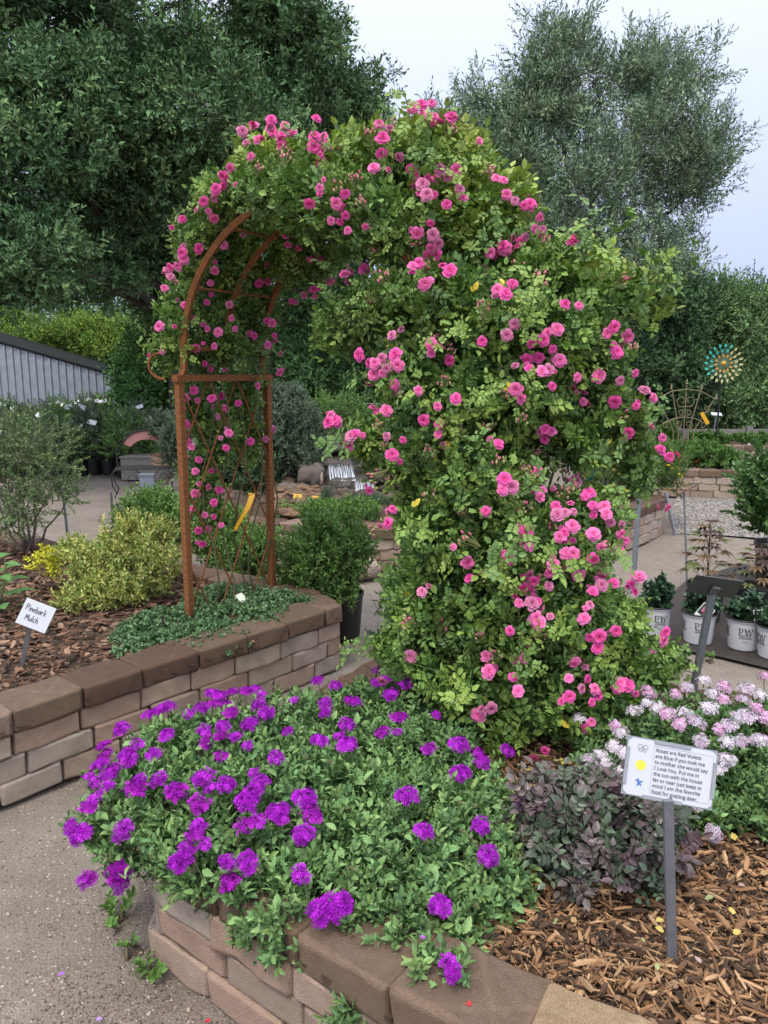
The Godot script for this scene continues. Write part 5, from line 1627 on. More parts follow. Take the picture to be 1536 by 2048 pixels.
	for e in [[0.0, 0.0635, 0.082, 0.008], [-0.01, -0.0635, 0.088, 0.008], [-0.099, 0.0, 0.008, 0.085], [0.099, 0.0, 0.008, 0.08]]:
		part("clip_edge", card(e[2], e[3], 0.003, Color(1.1, 1.12, 1.15)), M.galv, sg, bt * Transform3D(Basis.IDENTITY, Vector3(e[0], e[1], 0.0022)))
	var lines := ["Roses are Red Violets", "are Blue if you took me", "to mother she would say", "I Love You. Put me in", "the sun with the house", "far or near just keep in", "mind I am the favorite", "food for grazing deer."]
	for i in 8:
		lettering("line_of_text", lines[i], 0.0081, M.ink, sg, bt * Transform3D(Basis.IDENTITY, Vector3(-0.036, 0.0445 - i * 0.0134, 0.0011)), "Droid Sans", 400)
	for e in [[0.027, 0.0535, 0.134, 0.0004], [0.027, -0.0535, 0.134, 0.0004], [-0.04, 0.0, 0.0004, 0.107], [0.094, 0.0, 0.0004, 0.107]]:
		part("text_border", card(e[2], e[3], 0.0004, Color(0.35, 0.36, 0.4)), M.plain, sg, bt * Transform3D(Basis.IDENTITY, Vector3(e[0], e[1], 0.0011)))
	var dm2 := MB.new()
	for i in 28:
		dm2.tri(Vector3.ZERO, Vector3(cos(TAU * i / 28), sin(TAU * i / 28), 0) * 0.0115, Vector3(cos(TAU * (i + 1) / 28), sin(TAU * (i + 1) / 28), 0) * 0.0115, Color(0.82, 0.74, 0.06))
	part("yellow_dot", dm2.mesh(), M.paper, sg, bt * Transform3D(Basis.IDENTITY, Vector3(-0.066, 0.005, 0.0011)))
	var fm := MB.new()
	for s in [-1.0, 1.0]:
		fm.tube(arc(Vector3(s * 0.0065, 0.003, 0), Vector3.RIGHT, Vector3.UP, 0.0052, 0, TAU, 12), 0.0005, 0.0005, 4, Color(0.3, 0.3, 0.32))
		fm.tube(arc(Vector3(s * 0.0055, -0.0045, 0), Vector3.RIGHT, Vector3.UP, 0.0038, 0, TAU, 10), 0.0005, 0.0005, 4, Color(0.3, 0.3, 0.32))
	fm.rod(Vector3(0, 0.006, 0), Vector3(0, -0.007, 0), 0.0006, 4, Color(0.3, 0.3, 0.32))
	part("butterfly_drawing", fm.mesh(), M.plain, sg, bt * Transform3D(Basis.IDENTITY, Vector3(-0.066, 0.044, 0.0012)))
	var bm := MB.new()
	for l in [[0.0, 0.0, 0.35, 0.0], [0.0, 0.0, 2.6, 0.3], [0.0, 0.0, 1.9, 0.2], [0.0, 0.0, -0.9, 0.1], [0.0, 0.0, -1.9, 0.2]]:
		bm.leaf(Vector3(l[0], l[1], 0.0004 * l[3]), Vector3(cos(l[2]), sin(l[2]), 0), Vector3.BACK, 0.0105, 0.0042, Color(0.06, 0.16, 0.5), 0.0, true, 0.0)
	part("bird_drawing", bm.mesh(), M.paper, sg, bt * Transform3D(Basis.IDENTITY, Vector3(-0.066, -0.034, 0.0013)))

	# ---- the sign seen from behind, on a leaning stake
	var b2 := on(1378, 1416, 0.33)
	var s2 := thing("plant_sign", "back of a bare metal sign on a leaning grey stake near the white pots", "sign", b2)
	var top := off(1424, 1188, 2.96) - b2
	post_box(s2, "stake", Vector3(0, -0.03, 0), top, 0.024, 0.024, Color(0.9, 0.93, 0.97), M.galv)
	var p2 := off(1430, 1173, 2.93) - b2
	part("plate", card(0.215, 0.092, 0.004, Color(0.36, 0.35, 0.30)), M.galv, s2, facing(p2, -0.5, -0.2, 0.1))
	part("bracket", card(0.03, 0.035, 0.01, Color(0.5, 0.5, 0.48)), M.galv, s2, facing(p2 + Vector3(-0.003, -0.016, 0.008), -0.5, -0.2, 0.1))

# ------------------------------------------------------------------ between the arch and the shed
func potted(called: String, label: String, at: Vector3, r: float, h: float, bl: Array, n: int, meshes: Array, m: Material, opt: Dictionary, group := "", white_tag := 0) -> Node3D:
	var t := thing(called, label, "potted plant", at, 0.0, group)
	part("pot", pot_mesh(r * 0.82, r, h, 0.025, Color(0.014, 0.014, 0.015)), M.black, t)
	part("soil", soil_disc(r * 0.97, h - 0.03), M.plain, t)
	var mb := MB.new()
	for i in 5:
		var b: Array = bl[i % bl.size()]
		limb(mb, Vector3(rng.randf_range(-0.03, 0.03), h - 0.05, rng.randf_range(-0.03, 0.03)), b[0] + b[1] * rand_dir() * 0.5 - at, 0.007, 0.003, 0.02, Color(0.12, 0.1, 0.06), 5)
	part("stem", mb.mesh(), M.plain, t)
	foliage_local(t, "foliage", bl, n, meshes, m, opt)
	for i in white_tag:
		var b: Array = bl[i % bl.size()]
		var p: Vector3 = b[0] + Vector3(rng.randf_range(-0.5, 0.5) * b[1].x, b[1].y * rng.randf_range(0.5, 1.0), b[1].z) - at
		part("white_tag", card(0.15, 0.09, 0.003, Color(0.8, 0.82, 0.85)), M.paper, t, Transform3D(Basis.from_euler(Vector3(rng.randf_range(-0.8, 0.2), rng.randf_range(-0.6, 0.6), rng.randf_range(-0.8, 0.8))), p))
	return t
func rock_thing(label: String, px: float, py: float, dist: float, rx: float, ry: float, rz: float, m: Material, sd: int, group := "") -> void:
	var k := dist / FOCAL
	var c := off(px, py, dist)
	var o := part("boulder", stone(sd, 0.35), m, self, Transform3D(Basis(Vector3.UP, 0.0).scaled(Vector3(rx * k, ry * k, rz)), c))
	tag(o, label, "boulder", group)
func build_middle_left() -> void:
	var stem := Color(0.1, 0.08, 0.05)
	var fresh := [twig(701, 18, 0.042, 0.02, 0.2, 0.9, false, stem, [Color(0.15, 0.27, 0.07), Color(0.19, 0.32, 0.085), Color(0.12, 0.23, 0.065)]), twig(702, 16, 0.038, 0.018, 0.17, 0.9, false, stem, [Color(0.18, 0.3, 0.08), Color(0.14, 0.26, 0.07)])]
	var grey := [twig(703, 20, 0.05, 0.024, 0.2, 0.9, false, stem, [Color(0.15, 0.2, 0.135), Color(0.11, 0.16, 0.10), Color(0.19, 0.235, 0.17)]), twig(704, 20, 0.045, 0.022, 0.2, 0.9, false, stem, [Color(0.13, 0.18, 0.12), Color(0.10, 0.15, 0.09)])]
	var dark := [twig(705, 20, 0.06, 0.028, 0.24, 0.9, false, stem, [Color(0.06, 0.11, 0.05), Color(0.075, 0.13, 0.06)])]
	var O := {"inset": 0.14, "shell": 0.7, "place_depth": 0.3, "up": 0.5, "wild": 0.55, "s0": 0.8, "s1": 1.2, "over": 0.15, "ymin": 0.04}
	# potted bush beside the end of the bed
	var bl := [blob(640, 1110, 4.95, 75, 70, 0.26), blob(700, 1090, 4.95, 45, 50, 0.2), blob(600, 1150, 4.95, 50, 45, 0.2), blob(680, 1165, 4.85, 45, 35, 0.16), blob(640, 1060, 5.0, 40, 30, 0.16)]
	potted("potted_shrub", "fresh green bushy shrub in a black pot at the end of the block wall", Vector3(-0.27, 0, -5.0), 0.13, 0.31, bl, 780, fresh, M.leaf, O)
	var shr := [
		["leafy_shrub", "leafy green shrub seen through the lattice panel of the arch", [[430, 1060, 5.9, 60, 55, 0.25], [480, 1110, 5.7, 60, 50, 0.25], [400, 1030, 6.1, 50, 35, 0.2], [520, 1090, 5.7, 40, 40, 0.2]], fresh, 900, 0.0],
		["leafy_shrub", "green shrub growing between the variegated shrub and the iron bench", [[300, 1010, 6.6, 50, 30, 0.25], [345, 1040, 6.5, 55, 45, 0.25], [260, 1030, 6.6, 30, 25, 0.2]], fresh, 600, 0.0],
		["silver_shrub", "large silvery grey green shrub left of the waterfall", [[580, 850, 9.8, 60, 65, 0.4], [540, 900, 9.6, 50, 60, 0.4], [610, 910, 9.6, 40, 45, 0.35], [560, 800, 10, 45, 35, 0.3]], grey, 1700, 0.0],
		["dark_shrub", "dark green shrub behind the arch lattice, left of the silvery shrub", [[460, 880, 9.6, 60, 80, 0.4], [500, 950, 9.3, 60, 50, 0.4], [420, 960, 9.4, 40, 45, 0.3]], dark, 1000, 0.0],
		["light_shrub", "light green shrub behind the waterfall rocks", [[690, 830, 11.6, 60, 45, 0.4], [640, 820, 11.8, 40, 35, 0.3], [760, 860, 11.4, 50, 50, 0.4]], fresh, 900, 0.0],
		["spreading_shrub", "low light green shrub below the waterfall, behind the yellow plant signs", [[640, 1035, 7.4, 60, 24, 0.25], [710, 1030, 7.5, 50, 24, 0.25], [580, 1040, 7.5, 40, 22, 0.2]], fresh, 620, 0.38],
		["rosemary_mound", "fine leaved grey green mound beside the lower waterfall", [[742, 1006, 8.2, 42, 20, 0.2], [772, 1010, 8.2, 26, 16, 0.15]], [twig(706, 26, 0.03, 0.004, 0.14, 0.6, false, stem, [Color(0.14, 0.2, 0.11), Color(0.11, 0.17, 0.10)])], 420, 0.38],
		["small_conifer", "tiny upright grey green conifer behind the yellow plant signs", [[654, 990, 8.0, 14, 22, 0.08]], [twig(706, 26, 0.03, 0.004, 0.14, 0.6, false, stem, [Color(0.14, 0.2, 0.13), Color(0.11, 0.17, 0.11)])], 110, 0.38],
		["olive_shrub", "grey green shrub beside the iron bench", [[345, 890, 10.9, 26, 45, 0.25], [330, 850, 11.4, 30, 30, 0.25]], grey, 420, 0.0],
	]
	for s in shr:
		var b2 := []
		var lo := 1e9
		var c := Vector3.ZERO
		for b in s[2]:
			b2.append(blob(b[0], b[1], b[2], b[3], b[4], b[5]))
			c += b2[-1][0]
		c /= b2.size()
		var o2 := O.duplicate()
		o2["ymin"] = s[5] + 0.03
		shrub(s[0], s[1], "shrub", Vector3(c.x, s[5], c.z), b2, s[4], s[3], M.leaf, o2, "", 7)
	# multi-stemmed small tree at the left edge
	var tb := on(60, 1105, 0.34)
	var LB := []
	for b in [[30, 880, 5.9, 60, 40, 0.25], [90, 900, 5.9, 55, 45, 0.25], [10, 950, 5.8, 50, 45, 0.25], [110, 960, 5.8, 40, 35, 0.2], [60, 1000, 5.7, 50, 35, 0.2], [20, 1040, 5.7, 45, 30, 0.2], [-40, 920, 5.9, 60, 80, 0.3], [140, 985, 5.8, 16, 20, 0.1]]:
		LB.append(blob(b[0], b[1], b[2], b[3], b[4], b[5]))
	var st := thing("small_tree", "small multi stemmed tree with fine leaves on the pine bark bed", "tree", tb)
	var smb := MB.new()
	for i in 9:
		limb(smb, Vector3(rng.randf_range(-0.04, 0.04), -0.02, rng.randf_range(-0.04, 0.04)), LB[i % LB.size()][0] - tb, 0.012, 0.004, 0.04, Color(0.20, 0.165, 0.13), 6)
	part("trunk", smb.mesh(), M.plain, st)
	foliage_local(st, "crown", LB, 800, [twig(708, 22, 0.028, 0.013, 0.16, 1.0, false, Color(0.16, 0.13, 0.1), [Color(0.17, 0.25, 0.10), Color(0.13, 0.2, 0.085), Color(0.21, 0.29, 0.12)]), twig(709, 18, 0.026, 0.012, 0.14, 1.0, false, Color(0.16, 0.13, 0.1), [Color(0.19, 0.27, 0.11), Color(0.14, 0.21, 0.09)])], M.leaf, {"shell": 0.95, "place_depth": 1.0, "up": 0.3, "wild": 0.8, "s0": 0.8, "s1": 1.2, "over": 0.25})
	# thin stakes behind the bed
	for e in [[122, 950, 139, 1105, 6.2, "thin grey stake beside the small multi stemmed tree"], [222, 985, 222, 1040, 6.9, "short dark stake at the end of the green shrub by the bench"]]:
		var a := off(e[0], e[1], e[4])
		var b := on(e[2], e[3], 0.34) if e[3] > 1090 else Vector3(a.x, -0.02, a.z)
		var m := MB.new()
		m.rod(Vector3.ZERO, a - b, 0.011, 6, Color(0.5, 0.5, 0.52))
		tag(part("stake", m.mesh(), M.galv, self, Transform3D(Basis.IDENTITY, b)), e[5], "stake")
	# nursery rows of black pots with white tags
	var k := 0
	for row in [[952, 8, 11], [932, 0, 12], [914, 12, 11], [902, 0, 9]]:
		for i in row[2]:
			var px: float = row[1] + i * 30 + rng.randf_range(-6, 6)
			var p := on(px, row[0] + rng.randf_range(-4, 4), 0.0)
			if px > 310:
				continue
			var hh := rng.randf_range(0.35, 0.65)
			var b3 := [[p + Vector3(0, 0.3 + hh * 0.5, 0), Vector3(0.26, hh * 0.5, 0.26)], [p + Vector3(rng.randf_range(-0.15, 0.15), 0.35 + hh, 0), Vector3(0.13, 0.22, 0.13)]]
			potted("nursery_plant", ("leafy green shrub in a black pot in the nursery rows by the metal shed" if k % 3 else "grey green shrub in a black pot in the nursery rows by the metal shed"), p, 0.16, 0.28, b3, 190, [fresh[k % 2]] if k % 3 else grey.slice(0, 1), M.leaf, {"shell": 0.9, "place_depth": 1.0, "up": 0.5, "wild": 0.6, "s0": 0.8, "s1": 1.3, "over": 0.2}, "potted shrubs in nursery rows", 3 if row[0] < 940 else (1 if i % 3 == 0 else 0))
			k += 1
	# weathered planter box
	var pb := on(292, 957, 0.0)
	var bx := thing("planter_box", "weathered grey wooden planter box behind the iron bench", "planter", pb)
	for i in 3:
		part("plank", card(0.66, 0.115, 0.03, Color(1.1, 1.05, 0.95)), M.wood, bx, Transform3D(Basis.IDENTITY, Vector3(0, 0.065 + i * 0.12, 0.22)))
		for s in [-1.0, 1.0]:
			part("plank", card(0.03, 0.115, 0.41, Color(1, 1, 1)), M.wood, bx, Transform3D(Basis.IDENTITY, Vector3(s * 0.31, 0.065 + i * 0.12, 0.0)))
	part("rim", card(0.7, 0.025, 0.5, Color(1.2, 1.15, 1.1)), M.wood, bx, Transform3D(Basis.IDENTITY, Vector3(0, 0.38, 0)))
	# wrought iron bench
	var be := thing("iron_bench", "scrolled black iron garden bench with a curved pink metal back", "bench", on(300, 990, 0.0), 0.25)
	for i in 7:
		var m := MB.new()
		m.rod(Vector3(-0.46, 0.40, -0.2 + i * 0.065), Vector3(0.46, 0.40, -0.2 + i * 0.065), 0.007, 5, Color(1, 1, 1))
		part("seat_rod", m.mesh(), M.iron, be)
	for s in [-1.0, 1.0]:
		for z in [-0.2, 0.2]:
			var m := MB.new()
			m.tube(PackedVector3Array([Vector3(s * 0.43, 0.40, z), Vector3(s * 0.50, 0.34, z), Vector3(s * 0.49, 0.18, z), Vector3(s * 0.44, 0.08, z), Vector3(s * 0.47, 0.0, z)]), 0.011, 0.009, 6, Color(1, 1, 1))
			part("leg", m.mesh(), M.iron, be)
		var m2 := MB.new()
		m2.tube(spiral(Vector3(s * 0.2, 0.27, 0.2), Vector3.RIGHT * s, Vector3.UP, 0.13, 0.03, PI / 2, PI / 2 + 9.0, 24), 0.007, 0.005, 5, Color(1, 1, 1))
		part("scroll", m2.mesh(), M.iron, be)
		var m3 := MB.new()
		m3.tube(PackedVector3Array([Vector3(s * 0.44, 0.40, -0.2), Vector3(s * 0.45, 0.62, -0.23), Vector3(s * 0.38, 0.74, -0.25)]), 0.011, 0.009, 6, Color(1, 1, 1))
		part("back_post", m3.mesh(), M.iron, be)
	var cr := MB.new()
	for i in 16:
		var a0 := 0.15 + 2.6 * i / 16.0
		var a1 := 0.15 + 2.6 * (i + 1) / 16.0
		for z in [-0.01, 0.0]:
			cr.quad(Vector3(cos(a0) * 0.36, sin(a0) * 0.3, z), Vector3(cos(a1) * 0.36, sin(a1) * 0.3, z), Vector3(cos(a1) * 0.24, sin(a1) * 0.17, z), Vector3(cos(a0) * 0.24, sin(a0) * 0.17, z), Color(0.42, 0.2, 0.18))
	part("curved_back", cr.mesh(), M.plain, be, Transform3D(Basis.IDENTITY, Vector3(-0.02, 0.62, -0.24)))
	var rim := MB.new()
	rim.tube(arc(Vector3(-0.02, 0.62, -0.235), Vector3.RIGHT, Vector3.UP * 0.84, 0.365, 0.1, 2.85, 18), 0.012, 0.012, 6, Color(1, 1, 1))
	part("back_rim", rim.mesh(), M.iron, be)
	var wing := MB.new()
	wing.leaf(Vector3(0.0, 0.55, -0.22), Vector3(0.95, -0.2, 0), Vector3.BACK, 0.4, 0.17, Color(0.26, 0.17, 0.11), 0.1)
	wing.leaf(Vector3(0.02, 0.45, -0.22), Vector3(0.95, -0.15, 0), Vector3.BACK, 0.36, 0.12, Color(0.3, 0.2, 0.13), 0.1)
	part("back_ornament", wing.mesh(), M.plain, be)
	# grey utility box on a post
	var ub := Vector3(on(345, 985, 0.0).x, 0, -10.2)
	var u := thing("utility_box", "small grey electrical box on a post beside the iron bench", "utility box", ub)
	part("box", card(0.19, 0.2, 0.1, Color(0.75, 0.8, 0.88)), M.galv, u, Transform3D(Basis.IDENTITY, Vector3(0, 0.32, 0)))
	part("post", card(0.05, 0.3, 0.05, Color(0.5, 0.5, 0.5)), M.galv, u, Transform3D(Basis.IDENTITY, Vector3(0, 0.12, -0.03)))
	part("lid", card(0.2, 0.02, 0.12, Color(0.85, 0.9, 0.95)), M.galv, u, Transform3D(Basis.IDENTITY, Vector3(0, 0.425, 0.005)))

	# rock garden with the little waterfall
	block_wall("raised_bed_wall", "tan block wall of the rock garden bed below the waterfall", [Vector2(-2.2, -7.6), Vector2(-1.2, -7.0), Vector2(-0.2, -6.7), Vector2(0.5, -6.75), Vector2(1.0, -7.3)], -1.0, 4)
	var rp := [Vector2(-2.2, -7.7), Vector2(-1.2, -7.1), Vector2(-0.2, -6.8), Vector2(0.45, -6.85), Vector2(0.9, -7.4), Vector2(1.0, -10.5), Vector2(-2.6, -10.5)]
	struct("rock_garden_soil", heap(-2.7, 1.1, -10.6, -6.7, rp, 0.36, 0.06, 30, 34, 12), M.soil)
	var rocks := [
		["dark flat boulder at the top of the waterfall", 672, 893, 10.0, 46, 20, 0.35, "wet"], ["wet brown ledge the upper waterfall runs over", 668, 925, 9.7, 50, 13, 0.3, "wet"], ["dark wet rock behind the upper waterfall", 680, 950, 9.5, 40, 22, 0.22, "wet"],
		["rough grey boulder left of the upper waterfall", 622, 952, 9.3, 26, 24, 0.2, "rock"], ["upright tan stone beside the upper waterfall", 641, 962, 9.2, 6, 16, 0.06, "pale"], ["wide dark rock under the upper waterfall", 695, 968, 9.2, 46, 18, 0.22, "wet"],
		["dark rock right of the lower waterfall", 765, 955, 9.4, 34, 20, 0.25, "wet"], ["wet rock behind the lower waterfall", 727, 985, 9.0, 30, 24, 0.16, "wet"], ["long flat grey brown rock behind the yellow plant signs", 620, 1000, 8.5, 58, 13, 0.2, "rock"],
		["grey boulder behind the silvery shrub's foot", 585, 985, 9.0, 40, 18, 0.2, "rock"], ["pale flat stone at the right of the fine leaved mound", 780, 1033, 7.9, 34, 10, 0.14, "pale"], ["tan boulder above the dark flat boulder of the waterfall", 620, 895, 10.1, 34, 22, 0.3, "pale"],
		["low boulder between the two waterfalls", 705, 990, 8.9, 22, 12, 0.14, "rock"], ["brown boulder at the foot of the rock garden wall", 728, 1138, 6.55, 34, 22, 0.16, "pale"],
		["round stone under the flat rock", 560, 1015, 8.2, 28, 13, 0.15, "rock"],
	]
	for i in rocks.size():
		var r: Array = rocks[i]
		rock_thing(r[0], r[1], r[2], r[3], r[4], r[5], r[6], {"wet": M.wet_rock, "rock": M.rock, "pale": M.pale_rock}[r[7]], 800 + i)
	# filling of smaller stones so that the boulders rest on a mound
	var pm := stone(830, 0.3)
	var ts := []
	var cs := []
	for i in 240:
		var p := Vector3(rng.randf_range(-2.0, 0.6), 0, rng.randf_range(-10.2, -8.3))
		var hgt := 0.36 + clampf((-9.0 - p.z) * 0.3, 0.0, 0.35) * rng.randf_range(0.2, 0.9)
		p.y = hgt
		var s := rng.randf_range(0.03, 0.10)
		ts.append(Transform3D(Basis.from_euler(rand_dir() * 2.0).scaled(Vector3(s, s * 0.8, s)), p))
		var g := rng.randf_range(0.35, 0.8)
		cs.append(Color(g * 1.2, g, g * 0.85))
	var fo := scatter("rubble", pm, M.rock, ts, cs, self)
	tag(fo, "small dark stones filling the rock mound around the waterfall", "rubble", "", "stuff")
	# brown pebbles
	ts = []
	cs = []
	for i in 130:
		var p := on(rng.randf_range(545, 640), rng.randf_range(966, 1030), 0.44)
		var s := rng.randf_range(0.02, 0.045)
		ts.append(Transform3D(Basis.from_euler(rand_dir()).scaled(Vector3(s * 1.3, s * 0.6, s)), p))
		var g := rng.randf_range(0.6, 1.6)
		cs.append(Color(g * 1.25, g * 0.9, g * 0.6))
	fo = scatter("river_stones", pm, M.rock, ts, cs, self)
	tag(fo, "rounded brown river stones left of the waterfall", "pebbles", "", "stuff")
	# water
	for wv in [["upper waterfall of white streaks over the dark ledge", 656, 704, 927, 962, 9.08], ["lower waterfall of white streaks beside the fine leaved mound", 710, 746, 958, 994, 8.72]]:
		var base := off((wv[1] + wv[2]) * 0.5, wv[4], wv[5])
		var wf := thing("waterfall", wv[0], "waterfall", base)
		var n := 38
		for i in n:
			var x := lerpf(wv[1], wv[2], (i + rng.randf_range(-0.4, 0.4)) / n)
			var m := MB.new()
			var path := PackedVector3Array()
			var dx := rng.randf_range(-4, 4)
			var sk := rng.randf_range(0.0, 0.25)
			for q in 6:
				var t := lerpf(sk, 1.0, q / 5.0)
				path.append(off(x + dx * t + 6.0 * t, lerpf(wv[3], wv[4], t), wv[5] + 0.12 * (1.0 - t * t) - 0.05) - base)
			m.tube(path, 0.0025, rng.randf_range(0.003, 0.008), 4, Color(1, 1, 1))
			var so := part("water_strand", m.mesh(), M.water, wf)
	# yellow plant signs
	for s in [[595, 995, 8.05, 590, 1022, "yellow plant sign on a white stake in the rock garden"], [631, 999, 8.0, 631, 1022, "yellow plant sign with green print in the rock garden, next to the tiny conifer"]]:
		var p := off(s[0], s[1], s[2])
		var foot := Vector3(off(s[3], s[4], s[2]).x, 0.36, p.z)
		var o := thing("plant_sign", s[5], "sign", foot)
		part("card", card(0.088, 0.075, 0.004, Color(0.78, 0.46, 0.07)), M.paper, o, facing(p - foot, 0.3, -0.06))
		for i in 3:
			part("line_of_text", card(0.035 + 0.01 * (i % 2), 0.006, 0.001, Color(0.2, 0.15, 0.03)), M.plain, o, facing(p - foot, 0.3, -0.06) * Transform3D(Basis.IDENTITY, Vector3(0, 0.017 - i * 0.016, 0.0032)))
		post_box(o, "stake", Vector3.ZERO, p - foot + Vector3(0, -0.03, -0.006), 0.016, 0.004, Color(0.8, 0.8, 0.78), M.paper)
	tag(part("bird_ornament", stone(840, 0.2), M.paper, self, Transform3D(Basis.IDENTITY.scaled(Vector3(0.06, 0.035, 0.03)), off(636, 818, 13.1))), "small white bird ornament on the wire fence behind the waterfall", "ornament")

# ------------------------------------------------------------------ the right side
func curly_plant(sd: int) -> ArrayMesh:
	return twig(sd, 14, 0.05, 0.042, 0.09, 1.15, true, Color(0.1, 0.12, 0.06), [Color(0.045, 0.095, 0.05), Color(0.06, 0.12, 0.06), Color(0.035, 0.075, 0.04)])
func build_right_side() -> void:
	var stem := Color(0.1, 0.08, 0.05)
	var O := {"inset": 0.05, "shell": 0.8, "place_depth": 0.3, "up": 0.5, "wild": 0.55, "s0": 0.8, "s1": 1.2, "over": 0.12, "ymin": 0.02}
	# black weed fabric under the pots
	var fp := [on(1288, 1283, 0.0), on(1345, 1300, 0.0), on(1440, 1316, 0.0), on(1560, 1345, 0.0), on(1700, 1370, 0.0), on(1640, 1150, 0.0), on(1480, 1130, 0.0), on(1370, 1165, 0.0), on(1300, 1225, 0.0)]
	var fpp := []
	for p in fp:
		fpp.append(Vector2(p.x, p.z))
	struct("weed_fabric", sheet(fpp, 0.009), M.fabric)
	# four white printed pots
	var curly := [curly_plant(901), curly_plant(902)]
	var wp := [[1308, 1266, "white printed pot with a dark curly leaved plant, beside the rose", 0.5], [1395, 1282, "white printed pot with a pink flower card, in front of the big black pot", 0.25], [1484, 1294, "white printed pot with a dark curly plant, second from the flower card pot", 0.15], [1546, 1312, "white printed pot with a pink flower card cut by the black pots", 0.5]]
	for i in 4:
		var at := on(wp[i][0], wp[i][1], 0.012)
		var t := thing("white_pot", wp[i][2], "potted plant", at, 0.0, "white printed nursery pots")
		part("pot", pot_mesh(0.088, 0.104, 0.2, 0.012, Color(0.60, 0.61, 0.65)), M.white, t)
		var rim := MB.new()
		rim.tube(arc(Vector3(0, 0.202, 0), Vector3.RIGHT, Vector3.BACK, 0.109, 0, TAU, 28), 0.006, 0.006, 6, Color(0.02, 0.02, 0.022))
		part("rim", rim.mesh(), M.black, t)
		part("soil", soil_disc(0.1, 0.18), M.plain, t)
		var face := atan2(-at.x, -at.z) * 0.9
		for k in 3:
			var turn: float = -0.45 + wp[i][3] + (k - 1) * 1.5
			var R := Transform3D(Basis(Vector3.UP, turn), Vector3.ZERO)
			lettering("print", "PW", 0.042, M.ink, t, R * Transform3D(Basis.IDENTITY, Vector3(0, 0.128, 0)), "Droid Serif", 400, 0.0994, 0.0, HORIZONTAL_ALIGNMENT_CENTER)
			lettering("print", "PROVEN", 0.0125, M.ink, t, R * Transform3D(Basis.IDENTITY, Vector3(0, 0.104, 0)), "Droid Serif", 400, 0.0974, 0.0, HORIZONTAL_ALIGNMENT_CENTER)
			lettering("print", "WINNERS", 0.0125, M.ink, t, R * Transform3D(Basis.IDENTITY, Vector3(0, 0.088, 0)), "Droid Serif", 400, 0.096, 0.0, HORIZONTAL_ALIGNMENT_CENTER)
			var lf := MB.new()
			lf.leaf(Vector3(-0.006, -0.01, 0), Vector3(0.75, 0.65, 0).normalized(), Vector3.BACK, 0.02, 0.01, Color(0.03, 0.2, 0.06), 0.0, true, 0.0)
			part("leaf_emblem", lf.mesh(), M.paper, t, R * Transform3D(Basis(Vector3.RIGHT, -0.08), Vector3(0.002, 0.14, 0.1012)))
			part("small_print", card(0.035, 0.003, 0.0006, Color(0.25, 0.26, 0.28)), M.plain, t, R * Transform3D(Basis(Vector3.RIGHT, -0.08), Vector3(0.004, 0.066, 0.0945)))
		var bl := [[at + Vector3(0.0, 0.25, 0), Vector3(0.085, 0.06, 0.08)], [at + Vector3(0.03, 0.3, 0), Vector3(0.06, 0.05, 0.06)]]
		foliage_local(t, "foliage", bl, 46, curly, M.gloss_leaf, O)
		var sm := MB.new()
		for q in 4:
			limb(sm, Vector3(rng.randf_range(-0.02, 0.02), 0.17, 0), Vector3(rng.randf_range(-0.05, 0.05), 0.28, rng.randf_range(-0.04, 0.04)), 0.004, 0.003, 0.005, Color(0.12, 0.14, 0.06), 5)
		part("stem", sm.mesh(), M.plain, t)
		if i > 0:
			var ct := Transform3D(Basis.from_euler(Vector3(-0.25, -0.2, [0.0, -0.65, 0.1, -0.4][i])), Vector3([0, -0.005, 0.06, 0.03][i], 0.225, 0.09))
			var cd := part("flower_card", card(0.085, 0.1, 0.002, Color(0.75, 0.76, 0.78)), M.paper, t, ct)
			var pic := MB.new()
			pic.quad(Vector3(-0.038, -0.03, 0.0014), Vector3(-0.038, 0.045, 0.0014), Vector3(0.038, 0.045, 0.0014), Vector3(0.038, -0.03, 0.0014), Color(0.03, 0.06, 0.03))
			for q in 5:
				var a := TAU * q / 5.0
				pic.leaf(Vector3(0, 0.008, 0.002), Vector3(cos(a), sin(a), 0), Vector3.BACK, 0.03, 0.032, Color(0.72, 0.2, 0.42), 0.0, true, 0.0)
			pic.leaf(Vector3(0, 0.006, 0.0028), Vector3(0.5, 0.8, 0).normalized(), Vector3.BACK, 0.018, 0.012, Color(0.5, 0.02, 0.1), 0.0, true, 0.0)
			part("picture", pic.mesh(), M.paper, cd)
	# big black pot with maroon lobed leaves
	var bp := on(1407, 1238, 0.01)
	var bt := thing("potted_hibiscus", "black pot with a tall plant of maroon lobed leaves behind the white pots", "potted plant", bp)
	part("pot", pot_mesh(0.105, 0.128, 0.27, 0.03, Color(0.016, 0.016, 0.018)), M.black, bt)
	part("soil", soil_disc(0.122, 0.24), M.plain, bt)
	var pal := MB.new()
	for q in 5:
		var a := -1.3 + 0.65 * q
		pal.leaf(Vector3.ZERO, Vector3(sin(a), 0.1, cos(a)).normalized(), Vector3.UP, 0.085 * (1.0 - 0.25 * absf(a) / 1.3), 0.026, Color(1, 1, 1), 0.3, true, 0.3)
	pal.tube(PackedVector3Array([Vector3(0, 0.0, -0.05), Vector3.ZERO]), 0.002, 0.0016, 4, Color(0.7, 0.6, 0.5), false)
	var palm := pal.mesh()
	var pmats := []
	for c in [Color(0.10, 0.06, 0.035), Color(0.11, 0.14, 0.045), Color(0.15, 0.09, 0.04), Color(0.075, 0.045, 0.035)]:
		var m2 := leafmat("maroon_leaf", 0.45)
		m2.albedo_color = c.linear_to_srgb()
		pmats.append(m2)
	maroon(bt, palm, pmats, 0.24, 0.5, 32, 0.12)
	# black pots at the right edge
	var p3 := on(1512, 1212, 0.01)
	var t3 := thing("potted_hibiscus", "wide black pot with brown green lobed leaves at the foot of the tall shrub", "potted plant", p3)
